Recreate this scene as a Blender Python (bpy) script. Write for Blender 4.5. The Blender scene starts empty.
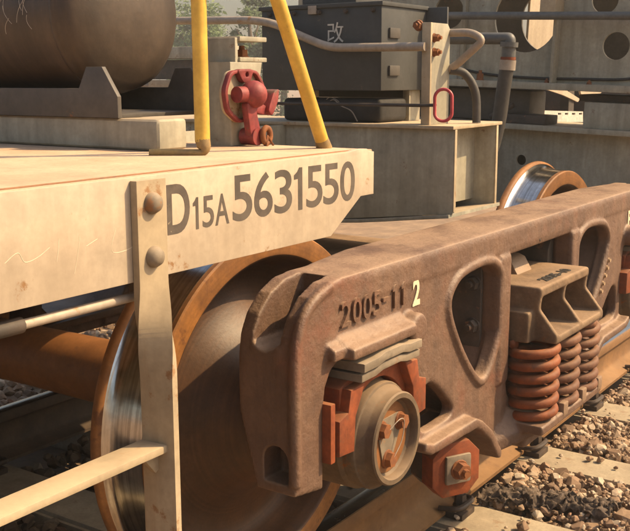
import bpy, bmesh, math, random
from mathutils import Vector, Matrix, noise as mnoise
random.seed(7)
R = math.radians
scene = bpy.context.scene
COL = scene.collection
PI = math.pi

# ------------------------------------------------------------------ camera
CAM = Vector((-1.77110326, -2.15143804, 1.18141771))
VR = Vector((0.56519221, -0.82495565, -0.00243612))
VU = Vector((0.15406104, 0.10264806, 0.9827149))
VD = Vector((0.81044615, 0.55579812, -0.18510941))
cd = bpy.data.cameras.new("camera"); cam = bpy.data.objects.new("camera", cd); COL.objects.link(cam)
m = Matrix((VR, VU, -VD)).transposed().to_4x4(); m.translation = CAM
cam.matrix_world = m
cd.sensor_width = 36; cd.lens = 36 * 990.96 / 630; cd.clip_start = 0.05; cd.clip_end = 2000
scene.camera = cam
scene.cycles.max_bounces = 6; scene.cycles.diffuse_bounces = 3; scene.cycles.glossy_bounces = 3; scene.cycles.volume_bounces = 0

# ------------------------------------------------------------------ light
SUN_AZ, SUN_EL = R(38), R(45)          # azimuth from -Y towards +X
S = Vector((math.sin(SUN_AZ) * math.cos(SUN_EL), -math.cos(SUN_AZ) * math.cos(SUN_EL), math.sin(SUN_EL)))
w = bpy.data.worlds.new("World"); scene.world = w; w.use_nodes = True
nt = w.node_tree; bg = nt.nodes["Background"]
sky = nt.nodes.new("ShaderNodeTexSky"); sky.sky_type = 'NISHITA'; sky.sun_disc = False
sky.sun_elevation = SUN_EL; sky.sun_rotation = math.atan2(S.x, S.y)
sky.air_density = 1.3; sky.dust_density = 6.0; sky.ozone_density = 0.6
nt.links.new(sky.outputs[0], bg.inputs[0]); bg.inputs[1].default_value = 0.13
sd = bpy.data.lights.new("sun", 'SUN'); sd.energy = 5.0; sd.angle = R(0.7); sd.color = (1.0, 0.73, 0.41)
sun = bpy.data.objects.new("sun", sd); COL.objects.link(sun)
sun.rotation_euler = S.to_track_quat('Z', 'Y').to_euler(); sun.location = S * 30
vs = scene.view_settings
vs.view_transform = 'Standard'; vs.look = 'None'; vs.gamma = 1; vs.exposure = 0.6; vs.use_curve_mapping = False

# ------------------------------------------------------------------ materials
MATS = {}
def M(name, c1, c2, rough=0.7, metal=0.0, scale=8.0, bump=0.15, bscale=60.0, spots=None, spot_amt=0.5, spot_scale=14.0,
      dust=None, dust_amt=0.0, stretch=None, spec=0.4, detail=8, mottle=0.55, streak=0.0, wear=None, soft=0.07, bump2=0.0, runs=None, ring=0.0):
    mt = bpy.data.materials.new(name); mt.use_nodes = True; n = mt.node_tree.nodes; L = mt.node_tree.links
    b = n["Principled BSDF"]; b.inputs["Roughness"].default_value = rough; b.inputs["Metallic"].default_value = metal
    b.inputs["Specular IOR Level"].default_value = spec
    tc = n.new("ShaderNodeTexCoord"); src = tc.outputs["Object"]
    if stretch:
        mp = n.new("ShaderNodeMapping"); mp.inputs["Scale"].default_value = stretch
        L.new(src, mp.inputs["Vector"]); src2 = mp.outputs[0]
    else: src2 = src
    def noise(sc, det=detail, s=None, rg=0.62):
        t = n.new("ShaderNodeTexNoise"); t.inputs["Scale"].default_value = sc; t.inputs["Detail"].default_value = det
        t.inputs["Roughness"].default_value = rg; L.new(s or src, t.inputs["Vector"]); return t.outputs["Fac"]
    def ramp(fac, a, bb):
        r_ = n.new("ShaderNodeMapRange"); r_.inputs["From Min"].default_value = a; r_.inputs["From Max"].default_value = bb
        r_.interpolation_type = 'SMOOTHSTEP'; L.new(fac, r_.inputs["Value"]); return r_.outputs[0]
    def mix(f, a, bb):
        x = n.new("ShaderNodeMix"); x.data_type = 'RGBA'
        if isinstance(f, float): x.inputs[0].default_value = f
        else: L.new(f, x.inputs[0])
        for i, v in ((6, a), (7, bb)):
            if isinstance(v, tuple): x.inputs[i].default_value = (*v, 1)
            else: L.new(v, x.inputs[i])
        return x.outputs[2]
    col = mix(ramp(noise(scale, s=src2), 0.35, 0.66), c1, c2)
    fine = ramp(noise(bscale * 1.3, 4), 0.3, 0.75)
    dk = tuple(v * 0.72 for v in c1)
    mm = n.new("ShaderNodeMath"); mm.operation = 'MULTIPLY'; mm.inputs[1].default_value = 0.35; L.new(fine, mm.inputs[0])
    col = mix(mm.outputs[0], col, dk)
    def mult(f, amt, lo=0.55, hi=1.12):
        r_ = n.new("ShaderNodeMapRange"); r_.inputs["From Min"].default_value = 0.3; r_.inputs["From Max"].default_value = 0.7
        r_.inputs["To Min"].default_value = 1 + (lo - 1) * amt; r_.inputs["To Max"].default_value = 1 + (hi - 1) * amt; L.new(f, r_.inputs["Value"])
        x = n.new("ShaderNodeVectorMath"); x.operation = 'SCALE'; L.new(col, x.inputs[0]); L.new(r_.outputs[0], x.inputs["Scale"]); return x.outputs[0]
    if mottle:
        col = mult(noise(scale * 2.6, 9, rg=0.68), mottle); col = mult(noise(max(1.2, scale * 0.3), 5), mottle * 0.7)
    if streak:
        ms_ = n.new("ShaderNodeMapping"); ms_.inputs["Scale"].default_value = (26, 26, 1.6); L.new(src, ms_.inputs["Vector"])
        col = mult(noise(1.0, 5, s=ms_.outputs[0]), streak)
    if spots:
        for si, (sc, lo) in enumerate(((spot_scale, 0.62 - 0.12 * spot_amt), (spot_scale * 5, 0.70 - 0.12 * spot_amt))):
            col = mix(ramp(noise(sc, 10, rg=0.7), lo, lo + soft), col, spots)
    if runs:
        mr_ = n.new("ShaderNodeMapping"); mr_.inputs["Scale"].default_value = (13, 13, 1.1); L.new(src, mr_.inputs["Vector"])
        a_ = ramp(noise(1.0, 7, s=mr_.outputs[0], rg=0.6), 0.60, 0.74); b_ = ramp(noise(3.0, 5), 0.42, 0.62)
        mm_ = n.new("ShaderNodeMath"); mm_.operation = 'MULTIPLY'; L.new(a_, mm_.inputs[0]); L.new(b_, mm_.inputs[1])
        col = mix(mm_.outputs[0], col, runs)
    if ring:
        va = n.new("ShaderNodeVectorMath"); va.operation = 'MULTIPLY_ADD'; va.inputs[1].default_value = (1, 0, 1); va.inputs[2].default_value = (0, 0, -0.42); L.new(src, va.inputs[0])
        vl = n.new("ShaderNodeVectorMath"); vl.operation = 'LENGTH'; L.new(va.outputs[0], vl.inputs[0])
        cx_ = n.new("ShaderNodeCombineXYZ"); L.new(vl.outputs["Value"], cx_.inputs[0])
        col = mult(noise(110, 4, s=cx_.outputs[0]), ring); col = mult(noise(16, 2, s=cx_.outputs[0]), ring * 0.7)
    if dust:
        g = n.new("ShaderNodeNewGeometry"); sx = n.new("ShaderNodeSeparateXYZ"); L.new(g.outputs["Normal"], sx.inputs[0])
        up = ramp(sx.outputs["Z"], 0.25, 0.95)
        dn = ramp(noise(5, 6), 0.25, 0.6)
        mu = n.new("ShaderNodeMath"); mu.operation = 'MULTIPLY'; L.new(up, mu.inputs[0]); L.new(dn, mu.inputs[1])
        mv = n.new("ShaderNodeMath"); mv.operation = 'MULTIPLY'; mv.inputs[1].default_value = dust_amt; L.new(mu.outputs[0], mv.inputs[0])
        col = mix(mv.outputs[0], col, dust)
    if wear:
        gp_ = n.new("ShaderNodeNewGeometry"); col = mix(ramp(gp_.outputs["Pointiness"], 0.515, 0.60), col, wear)
    L.new(col, b.inputs["Base Color"])
    rr = n.new("ShaderNodeMapRange"); rr.inputs["To Min"].default_value = max(0.05, rough - 0.12); rr.inputs["To Max"].default_value = min(1, rough + 0.12)
    L.new(noise(scale * 3), rr.inputs["Value"]); L.new(rr.outputs[0], b.inputs["Roughness"])
    if bump:
        bp = n.new("ShaderNodeBump"); bp.inputs["Strength"].default_value = bump; bp.inputs["Distance"].default_value = 0.004
        L.new(noise(bscale, 6), bp.inputs["Height"])
        if bump2:
            b2 = n.new("ShaderNodeBump"); b2.inputs["Strength"].default_value = bump2; b2.inputs["Distance"].default_value = 0.012
            L.new(noise(24, 5), b2.inputs["Height"]); L.new(b2.outputs[0], bp.inputs["Normal"])
        L.new(bp.outputs[0], b.inputs["Normal"])
    MATS[name] = mt; return mt

DUST = (0.42, 0.30, 0.19)
M("cream_paint", (0.454, 0.363, 0.263), (0.514, 0.418, 0.309), 0.62, runs=(0.347, 0.210, 0.109), scale=5, bump=0.06, spots=(0.261, 0.142, 0.061), spot_amt=0.0, spot_scale=18, dust=(0.498, 0.371, 0.262), dust_amt=0.85, stretch=(3, 3, 0.7), streak=0.28, mottle=0.3)
M("deck_dust", (0.481, 0.328, 0.213), (0.564, 0.411, 0.277), 0.85, scale=4, bump=0.3, bscale=90, spots=(0.315, 0.162, 0.076), spot_amt=0.1, spot_scale=7, mottle=0.45, soft=0.2)
M("olive_grey", (0.36, 0.325, 0.24), (0.43, 0.395, 0.30), 0.6, runs=(0.17, 0.095, 0.05), scale=6, bump=0.06, spots=(0.16, 0.09, 0.05), spot_amt=0.0, stretch=(2, 2, 0.4), dust=DUST, dust_amt=0.6, streak=0.6)
M("sand_plate", (0.405, 0.316, 0.202), (0.469, 0.372, 0.243), 0.65, runs=(0.243, 0.137, 0.065), streak=0.3, scale=6, bump=0.08, spots=(0.242, 0.129, 0.057), spot_amt=0.25, dust=(0.485, 0.364, 0.235), dust_amt=0.6)
M("lettering_paint", (0.075, 0.058, 0.045), (0.115, 0.09, 0.07), 0.7, scale=30, bump=0, spots=(0.45, 0.36, 0.24), spot_amt=-0.35, spot_scale=40)
M("cast_rust", (0.129, 0.065, 0.037), (0.176, 0.097, 0.057), 0.62, spec=0.55, scale=5, bump=0.4, bscale=85, streak=0.45, spots=(0.141, 0.046, 0.022), spot_amt=0.6, spot_scale=3.2, soft=0.2, dust=(0.263, 0.167, 0.101), dust_amt=0.85, mottle=0.7, wear=(0.240, 0.156, 0.094), bump2=0.4)
M("cast_skin", (0.129, 0.065, 0.037), (0.176, 0.097, 0.057), 0.65, scale=5, bump=0.4, bscale=85, streak=0.45, spots=(0.141, 0.046, 0.022), spot_amt=0.8, spot_scale=3.2, soft=0.2, dust=(0.263, 0.167, 0.101), dust_amt=0.6, mottle=0.7, bump2=0.4)
M("cast_grey_rust", (0.147, 0.089, 0.049), (0.207, 0.132, 0.074), 0.85, scale=9, bump=0.3, bscale=110, spots=(0.164, 0.063, 0.022), spot_amt=0.2, dust=(0.286, 0.185, 0.106), dust_amt=0.7, mottle=0.9, wear=(0.331, 0.230, 0.138), bump2=0.3, soft=0.15)
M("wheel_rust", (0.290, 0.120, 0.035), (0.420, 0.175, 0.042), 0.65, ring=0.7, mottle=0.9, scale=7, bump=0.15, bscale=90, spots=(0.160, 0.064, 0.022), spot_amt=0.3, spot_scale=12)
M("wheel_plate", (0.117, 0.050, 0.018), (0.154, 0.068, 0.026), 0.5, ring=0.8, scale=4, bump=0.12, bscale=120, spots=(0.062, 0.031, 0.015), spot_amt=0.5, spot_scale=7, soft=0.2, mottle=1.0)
M("tread_steel", (0.40, 0.37, 0.34), (0.72, 0.70, 0.67), 0.17, metal=1.0, scale=3, bump=0.03, bscale=40, stretch=(1, 40, 1), spots=(0.25, 0.2, 0.16), spot_amt=-0.1)
M("axle_rust", (0.204, 0.079, 0.021), (0.259, 0.106, 0.032), 0.6, scale=6, bump=0.12, spots=(0.117, 0.048, 0.017), spot_amt=0.3)
M("bearing_dust", (0.113, 0.074, 0.043), (0.154, 0.105, 0.059), 0.75, scale=14, bump=0.12, spots=(0.187, 0.067, 0.017), spot_amt=0.15, dust=(0.250, 0.166, 0.094), dust_amt=0.6, mottle=0.7)
M("primer_red", (0.214, 0.044, 0.009), (0.268, 0.063, 0.015), 0.75, scale=16, bump=0.2, spots=(0.116, 0.044, 0.018), spot_amt=0.6, mottle=1.0, soft=0.12, dust=(0.276, 0.140, 0.062), dust_amt=0.5)
M("bolt_rust", (0.258, 0.089, 0.023), (0.172, 0.062, 0.025), 0.75, scale=60, bump=0.3)
M("grey_pad", (0.183, 0.144, 0.100), (0.242, 0.190, 0.131), 0.7, scale=18, bump=0.12, spots=(0.225, 0.106, 0.043), spot_amt=0.15, dust=(0.368, 0.273, 0.178), dust_amt=0.5)
M("dark_rubber", (0.02, 0.018, 0.016), (0.035, 0.03, 0.027), 0.75, scale=20, bump=0.15)
M("hose_rubber", (0.045, 0.04, 0.035), (0.07, 0.06, 0.05), 0.6, scale=12, bump=0.2, spots=(0.15, 0.1, 0.065), spot_amt=0.0)
M("spring_rust", (0.204, 0.048, 0.010), (0.269, 0.070, 0.015), 0.7, scale=14, bump=0.2, spots=(0.093, 0.037, 0.017), spot_amt=0.6, mottle=0.9, soft=0.12, dust=(0.301, 0.168, 0.083), dust_amt=0.25)
M("spring_brown", (0.160, 0.064, 0.032), (0.199, 0.085, 0.039), 0.7, scale=14, bump=0.2, spots=(0.088, 0.034, 0.015), spot_amt=0.6, mottle=0.9, soft=0.12, dust=(0.282, 0.154, 0.072), dust_amt=0.25)
M("yellow_paint", (0.593, 0.360, 0.050), (0.650, 0.426, 0.075), 0.45, scale=10, bump=0.05, spots=(0.278, 0.152, 0.053), spot_amt=-0.3, spot_scale=24)
M("yellow_foot", (0.32, 0.21, 0.07), (0.22, 0.15, 0.07), 0.7, scale=40, bump=0.15)
M("faded_red", (0.238, 0.031, 0.031), (0.293, 0.058, 0.051), 0.6, scale=20, bump=0.15, spots=(0.111, 0.057, 0.039), spot_amt=0.65, spot_scale=22, mottle=1.0, soft=0.1)
M("handle_red", (0.45, 0.05, 0.06), (0.52, 0.08, 0.08), 0.45, scale=20, bump=0.05)
M("box_grey", (0.049, 0.049, 0.047), (0.067, 0.066, 0.062), 0.55, scale=4, bump=0.08, spots=(0.112, 0.086, 0.065), spot_amt=-0.1, stretch=(1, 1, 0.3))
M("dark_saddle", (0.075, 0.065, 0.055), (0.10, 0.085, 0.07), 0.6, scale=8, bump=0.1, spots=(0.17, 0.08, 0.04), spot_amt=0.1)
M("tank_brown", (0.053, 0.036, 0.024), (0.080, 0.055, 0.037), 0.5, scale=5, bump=0.12, spots=(0.121, 0.075, 0.043), spot_amt=-0.15, spot_scale=16, stretch=(0.5, 8, 0.5), mottle=0.8, dust=(0.160, 0.114, 0.067), dust_amt=0.3)
M("chalk", (0.6, 0.54, 0.45), (0.45, 0.4, 0.33), 0.9, scale=60, bump=0)
M("chalk_faint", (0.70, 0.60, 0.44), (0.66, 0.56, 0.40), 0.9, scale=60, bump=0)
M("white_paint", (0.62, 0.58, 0.50), (0.5, 0.46, 0.4), 0.7, scale=40, bump=0)
M("cream_number", (0.72, 0.62, 0.42), (0.62, 0.52, 0.34), 0.7, scale=50, bump=0, spots=(0.3, 0.18, 0.1), spot_amt=-0.2, spot_scale=50)
M("black_print", (0.03, 0.025, 0.02), (0.05, 0.04, 0.03), 0.7, scale=50, bump=0)
M("galv_pipe", (0.32, 0.26, 0.20), (0.40, 0.33, 0.26), 0.55, metal=0.1, scale=12, bump=0.08, spots=(0.3, 0.16, 0.07), spot_amt=0.0)
M("grey_pipe", (0.10, 0.10, 0.095), (0.14, 0.135, 0.125), 0.5, scale=12, bump=0.08, spots=(0.2, 0.12, 0.07), spot_amt=-0.1)
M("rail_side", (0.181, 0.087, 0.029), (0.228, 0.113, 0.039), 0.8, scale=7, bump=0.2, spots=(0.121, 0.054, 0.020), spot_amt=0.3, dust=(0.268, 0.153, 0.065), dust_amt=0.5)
M("rail_shaded", (0.06, 0.04, 0.028), (0.10, 0.065, 0.04), 0.7, scale=7, bump=0.2)  # darker copy of the rail colour, shade under the wagon painted in
M("rail_top", (0.30, 0.27, 0.23), (0.42, 0.38, 0.33), 0.24, metal=1.0, scale=4, bump=0.02, stretch=(0.5, 30, 1))
M("concrete", (0.318, 0.249, 0.167), (0.392, 0.319, 0.216), 0.9, scale=6, bump=0.3, bscale=80, spots=(0.254, 0.176, 0.108), spot_amt=0.2)
M("clip_black", (0.045, 0.03, 0.022), (0.08, 0.05, 0.032), 0.6, scale=30, bump=0.2)
M("rag_cloth", (0.07, 0.05, 0.038), (0.19, 0.135, 0.095), 0.95, scale=40, bump=0.5, bscale=200)
M("ground_earth", (0.30, 0.20, 0.12), (0.22, 0.145, 0.09), 0.95, scale=4, bump=0.6, bscale=40)
M("bark", (0.12, 0.085, 0.055), (0.08, 0.055, 0.035), 0.9, scale=12, bump=0.4)
M("dark_iron", (0.05, 0.04, 0.032), (0.085, 0.06, 0.045), 0.7, scale=12, bump=0.2, spots=(0.16, 0.08, 0.04), spot_amt=0.2)

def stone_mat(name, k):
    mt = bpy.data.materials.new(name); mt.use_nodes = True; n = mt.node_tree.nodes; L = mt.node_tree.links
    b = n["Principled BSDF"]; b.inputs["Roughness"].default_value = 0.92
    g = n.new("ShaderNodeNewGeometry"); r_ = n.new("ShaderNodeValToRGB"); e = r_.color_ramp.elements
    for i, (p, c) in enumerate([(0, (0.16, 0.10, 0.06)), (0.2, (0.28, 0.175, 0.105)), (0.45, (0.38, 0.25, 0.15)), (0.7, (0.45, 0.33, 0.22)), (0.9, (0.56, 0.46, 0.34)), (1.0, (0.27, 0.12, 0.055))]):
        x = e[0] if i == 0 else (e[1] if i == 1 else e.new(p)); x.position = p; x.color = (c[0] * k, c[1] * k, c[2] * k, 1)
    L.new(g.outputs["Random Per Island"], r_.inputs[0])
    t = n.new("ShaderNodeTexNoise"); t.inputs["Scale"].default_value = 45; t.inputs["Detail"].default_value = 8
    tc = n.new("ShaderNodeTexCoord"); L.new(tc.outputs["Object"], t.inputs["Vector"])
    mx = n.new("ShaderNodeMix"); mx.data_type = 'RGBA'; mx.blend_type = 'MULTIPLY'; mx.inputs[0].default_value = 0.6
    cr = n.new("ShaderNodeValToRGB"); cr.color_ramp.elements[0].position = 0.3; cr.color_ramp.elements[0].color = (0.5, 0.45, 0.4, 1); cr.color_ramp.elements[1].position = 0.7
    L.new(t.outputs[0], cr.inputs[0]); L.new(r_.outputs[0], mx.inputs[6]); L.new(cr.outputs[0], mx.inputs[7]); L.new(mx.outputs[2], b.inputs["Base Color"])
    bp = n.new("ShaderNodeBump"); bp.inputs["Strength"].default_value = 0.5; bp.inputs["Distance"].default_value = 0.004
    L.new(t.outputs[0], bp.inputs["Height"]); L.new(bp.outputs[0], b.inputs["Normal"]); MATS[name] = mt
stone_mat("stone", 0.84); stone_mat("shaded_stone", 0.28)  # second stone is a darkened copy, painting the shade under the wagon
def leaf_mat(name, c1, c2):
    mt = bpy.data.materials.new(name); mt.use_nodes = True; n = mt.node_tree.nodes; L = mt.node_tree.links
    b = n["Principled BSDF"]; b.inputs["Roughness"].default_value = 0.6
    g = n.new("ShaderNodeNewGeometry"); mx = n.new("ShaderNodeMix"); mx.data_type = 'RGBA'
    mx.inputs[6].default_value = (*c1, 1); mx.inputs[7].default_value = (*c2, 1)
    L.new(g.outputs["Random Per Island"], mx.inputs[0]); L.new(mx.outputs[2], b.inputs["Base Color"])
    tl = n.new("ShaderNodeBsdfTranslucent"); ms = n.new("ShaderNodeMixShader"); ms.inputs[0].default_value = 0.45
    L.new(mx.outputs[2], tl.inputs["Color"]); L.new(b.outputs[0], ms.inputs[1]); L.new(tl.outputs[0], ms.inputs[2])
    L.new(ms.outputs[0], n["Material Output"].inputs["Surface"])
    MATS[name] = mt
leaf_mat("leaf", (0.09, 0.14, 0.045), (0.17, 0.23, 0.08))
leaf_mat("leaf_dark", (0.06, 0.10, 0.035), (0.12, 0.17, 0.06))

# ------------------------------------------------------------------ helpers
def link(name, me, mat, parent=None, smooth=None, loc=None):
    o = bpy.data.objects.new(name, me); COL.objects.link(o)
    if mat: me.materials.clear(); me.materials.append(MATS[mat])
    if parent: o.parent = parent
    if loc: o.location = loc
    if smooth is not None:
        me.polygons.foreach_set("use_smooth", [True] * len(me.polygons))
        if smooth < 180: me.set_sharp_from_angle(angle=R(smooth))
    return o
def tag(o, label, cat, group=None, kind=None):
    if label: o["label"] = label
    if cat: o["category"] = cat
    if group: o["group"] = group
    if kind: o["kind"] = kind
    return o
def thing(name, label, cat, loc=(0, 0, 0), group=None):
    o = bpy.data.objects.new(name, None); COL.objects.link(o); o.empty_display_size = 0.1; o.location = loc
    o["_base"] = tuple(loc)
    return tag(o, label, cat, group)
def finish(bm, name, mat, parent=None, smooth=None):
    """meshes are built in world coordinates; shifted to the parent's local frame"""
    if parent is not None:
        p = parent; off = Vector((0, 0, 0))
        while p is not None: off += p.location; p = p.parent
        bmesh.ops.translate(bm, verts=bm.verts, vec=-off)
    me = bpy.data.meshes.new(name); bmesh.ops.recalc_face_normals(bm, faces=bm.faces); bm.to_mesh(me); bm.free()
    return link(name, me, mat, parent, smooth)
def box(bm, x0, x1, y0, y1, z0, z1, bev=0.0, seg=2):
    t = bmesh.new()
    r_ = bmesh.ops.create_cube(t, size=1.0)
    for v in t.verts:
        v.co = Vector(((x0 + x1) / 2 + v.co.x * (x1 - x0), (y0 + y1) / 2 + v.co.y * (y1 - y0), (z0 + z1) / 2 + v.co.z * (z1 - z0)))
    if bev > 0: bmesh.ops.bevel(t, geom=t.edges[:], offset=bev, segments=seg, affect='EDGES', profile=0.6)
    join(bm, t)
def join(bm, t):
    mp = {v: bm.verts.new(v.co) for v in t.verts}
    for f in t.faces:
        try: bm.faces.new([mp[v] for v in f.verts])
        except ValueError: pass
    t.free()
def mkbox(name, mat, parent, x0, x1, y0, y1, z0, z1, bev=0.003, seg=2):
    bm = bmesh.new(); box(bm, x0, x1, y0, y1, z0, z1, bev, seg); return finish(bm, name, mat, parent, 35)
def tube(bm, pts, r, seg=14, cap=True, closed=False):
    pts = [Vector(p) for p in pts]; n = len(pts); rings = []; prev = None
    rs = r if isinstance(r, (list, tuple)) else [r] * n
    for i, p in enumerate(pts):
        a = pts[(i - 1) % n] if (closed or i > 0) else p; b = pts[(i + 1) % n] if (closed or i < n - 1) else p
        t = (b - a).normalized()
        if prev is None:
            u = t.orthogonal().normalized()
        else:
            u = (prev - t * prev.dot(t)).normalized()
        prev = u; v = t.cross(u)
        rings.append([bm.verts.new(p + (u * math.cos(2 * PI * k / seg) + v * math.sin(2 * PI * k / seg)) * rs[i]) for k in range(seg)])
    for i in range(n if closed else n - 1):
        A, B = rings[i], rings[(i + 1) % n]; sh = 0
        if closed and i == n - 1:
            sh = min(range(seg), key=lambda s: (A[0].co - B[s].co).length)
        for k in range(seg): bm.faces.new((A[k], A[(k + 1) % seg], B[(k + 1 + sh) % seg], B[(k + sh) % seg]))
    if cap and not closed: bm.faces.new(rings[0][::-1]); bm.faces.new(rings[-1])
def mktube(name, mat, parent, pts, r, seg=14, closed=False):
    bm = bmesh.new(); tube(bm, pts, r, seg, closed=closed); return finish(bm, name, mat, parent, 50)
def smooth_path(pts, n=8, closed=False):
    P = [Vector(p) for p in pts]; out = []; N = len(P)
    rng = range(N) if closed else range(N - 1)
    for i in rng:
        g = (lambda k: P[k % N]) if closed else (lambda k: P[max(0, min(N - 1, k))])
        a, b, c, d = g(i - 1), g(i), g(i + 1), g(i + 2)
        for k in range(n):
            t = k / n
            out.append(0.5 * ((2 * b) + (c - a) * t + (2 * a - 5 * b + 4 * c - d) * t * t + (3 * b - a - 3 * c + d) * t ** 3))
    if not closed: out.append(P[-1])
    return out
def fillet(pts, rad=0.03, n=6):
    P = [Vector(p) for p in pts]; out = [P[0]]
    for i in range(1, len(P) - 1):
        a, b, c = P[i - 1], P[i], P[i + 1]; u = (a - b); v = (c - b); d = min(rad, u.length * .48, v.length * .48)
        p0 = b + u.normalized() * d; p1 = b + v.normalized() * d
        for k in range(n + 1):
            t = k / n; out.append(p0 * (1 - t) ** 2 + b * 2 * t * (1 - t) + p1 * t * t)
    out.append(P[-1]); return out
def lathe(bm, prof, centre, axis='Y', seg=96, closed=False):
    """prof: list of (radius, position along axis)"""
    rings = []
    for (r_, a) in prof:
        ring = []
        for k in range(seg):
            t = 2 * PI * k / seg; c, s = math.cos(t) * r_, math.sin(t) * r_
            if axis == 'Y': co = (centre[0] + c, a, centre[2] + s)
            elif axis == 'Z': co = (centre[0] + c, centre[1] + s, a)
            else: co = (a, centre[1] + c, centre[2] + s)
            ring.append(bm.verts.new(co))
        rings.append(ring)
    n = len(rings)
    for i in range(n if closed else n - 1):
        A, B = rings[i], rings[(i + 1) % n]
        for k in range(seg): bm.faces.new((A[k], A[(k + 1) % seg], B[(k + 1) % seg], B[k]))
    if not closed:
        for g in (rings[0], rings[-1]):
            try: bm.faces.new(g)
            except ValueError: pass
def mklathe(name, mat, parent, prof, centre, axis='Y', seg=96, smooth=35, closed=False):
    bm = bmesh.new(); lathe(bm, prof, centre, axis, seg, closed); return finish(bm, name, mat, parent, smooth)
def hexbolt(bm, c, axis, r=0.014, h=0.014, n=6, stud=True):
    c = Vector(c); ax = Vector(axis).normalized(); u = ax.orthogonal().normalized(); v = ax.cross(u)
    def cyl(r_, h0, h1, n_):
        A = [bm.verts.new(c + ax * h0 + (u * math.cos(2 * PI * k / n_) + v * math.sin(2 * PI * k / n_)) * r_) for k in range(n_)]
        B = [bm.verts.new(c + ax * h1 + (u * math.cos(2 * PI * k / n_) + v * math.sin(2 * PI * k / n_)) * r_ * (0.94 if n_ == 6 else .9)) for k in range(n_)]
        for k in range(n_): bm.faces.new((A[k], A[(k + 1) % n_], B[(k + 1) % n_], B[k]))
        bm.faces.new(B); bm.faces.new(A[::-1])
    cyl(r * 1.25, -0.002, 0.003, 14); cyl(r, 0.003, h, 6)
    if stud: cyl(r * 0.5, h, h * 1.5, 10)
def mkbolt(name, mat, parent, c, axis, r=0.014, h=0.014, stud=True):
    bm = bmesh.new(); hexbolt(bm, c, axis, r, h, stud=stud); return finish(bm, name, mat, parent, 30)
def eval_mesh(o):
    dg = bpy.context.evaluated_depsgraph_get(); dg.update()
    return bpy.data.meshes.new_from_object(o.evaluated_get(dg))
def curve_prism(outlines, ext, bev=0.0, bres=1):
    """filled 2-D outlines (first is outer, rest are holes) -> bmesh with x,y in plane, z in +-ext"""
    cu = bpy.data.curves.new("t", 'CURVE'); cu.dimensions = '2D'; cu.fill_mode = 'BOTH'
    cu.extrude = max(1e-4, ext - bev); cu.bevel_depth = bev; cu.bevel_resolution = bres; cu.offset = -bev
    for o in outlines:
        s = cu.splines.new('POLY'); s.points.add(len(o) - 1); s.use_cyclic_u = True
        for p, q in zip(s.points, o): p.co = (q[0], q[1], 0, 1)
    ob = bpy.data.objects.new("t", cu); COL.objects.link(ob)
    me = eval_mesh(ob); bpy.data.objects.remove(ob); bpy.data.curves.remove(cu)
    bm = bmesh.new(); bm.from_mesh(me); bpy.data.meshes.remove(me)
    bmesh.ops.remove_doubles(bm, verts=bm.verts, dist=1e-5)
    return bm
def prism_xz(outlines, y0, y1, bev=0.0):
    bm = curve_prism(outlines, (y1 - y0) / 2, bev); yc = (y0 + y1) / 2
    for v in bm.verts: v.co = Vector((v.co.x, yc - v.co.z, v.co.y))
    return bm
def prism_yz(outlines, x0, x1, bev=0.0):
    bm = curve_prism(outlines, (x1 - x0) / 2, bev); xc = (x0 + x1) / 2
    for v in bm.verts: v.co = Vector((xc + v.co.z, v.co.x, v.co.y))
    return bm
def prism_xy(outlines, z0, z1, bev=0.0):
    bm = curve_prism(outlines, (z1 - z0) / 2, bev); zc = (z0 + z1) / 2
    for v in bm.verts: v.co.z += zc
    return bm
def circ(cx, cy, r, n=40, ry=None):
    ry = ry or r
    return [(cx + r * math.cos(2 * PI * k / n), cy + ry * math.sin(2 * PI * k / n)) for k in range(n)]
def hull(pts):
    b = bmesh.new()
    for p in pts: b.verts.new(p)
    bmesh.ops.convex_hull(b, input=b.verts[:])
    bmesh.ops.delete(b, geom=[v for v in b.verts if not v.link_faces], context='VERTS')
    return b
def text_bm(s, x0, x1, z0, z1, ext=0.0008, offset=0.0, bev=0.0):
    if s == "1":
        w_, h_ = x1 - x0, z1 - z0; st = min(w_ * 0.52, h_ * 0.17)
        return prism_xz([[(x1 - st, z0), (x1, z0), (x1, z1), (x1 - st * 0.75, z1), (x1 - st * 1.25, z1 - h_ * 0.10), (x0, z1 - h_ * 0.17), (x0, z1 - h_ * 0.27), (x1 - st, z1 - h_ * 0.26)]], -ext, ext)
    """text facing -Y, fitted to a box in x,z; local y in +-ext"""
    cu = bpy.data.curves.new("t", 'FONT'); cu.body = s; cu.size = 1; cu.extrude = 0.01; cu.offset = offset; cu.resolution_u = 6
    ob = bpy.data.objects.new("t", cu); COL.objects.link(ob); me = eval_mesh(ob)
    bpy.data.objects.remove(ob); bpy.data.curves.remove(cu)
    bm = bmesh.new(); bm.from_mesh(me); bpy.data.meshes.remove(me)
    xs = [v.co.x for v in bm.verts]; ys = [v.co.y for v in bm.verts]
    a, b, c, d = min(xs), max(xs), min(ys), max(ys)
    for v in bm.verts:
        X = x0 + (v.co.x - a) / (b - a) * (x1 - x0); Z = z0 + (v.co.y - c) / (d - c) * (z1 - z0)
        v.co = Vector((X, -v.co.z / 0.01 * ext, Z))
    return bm
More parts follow.
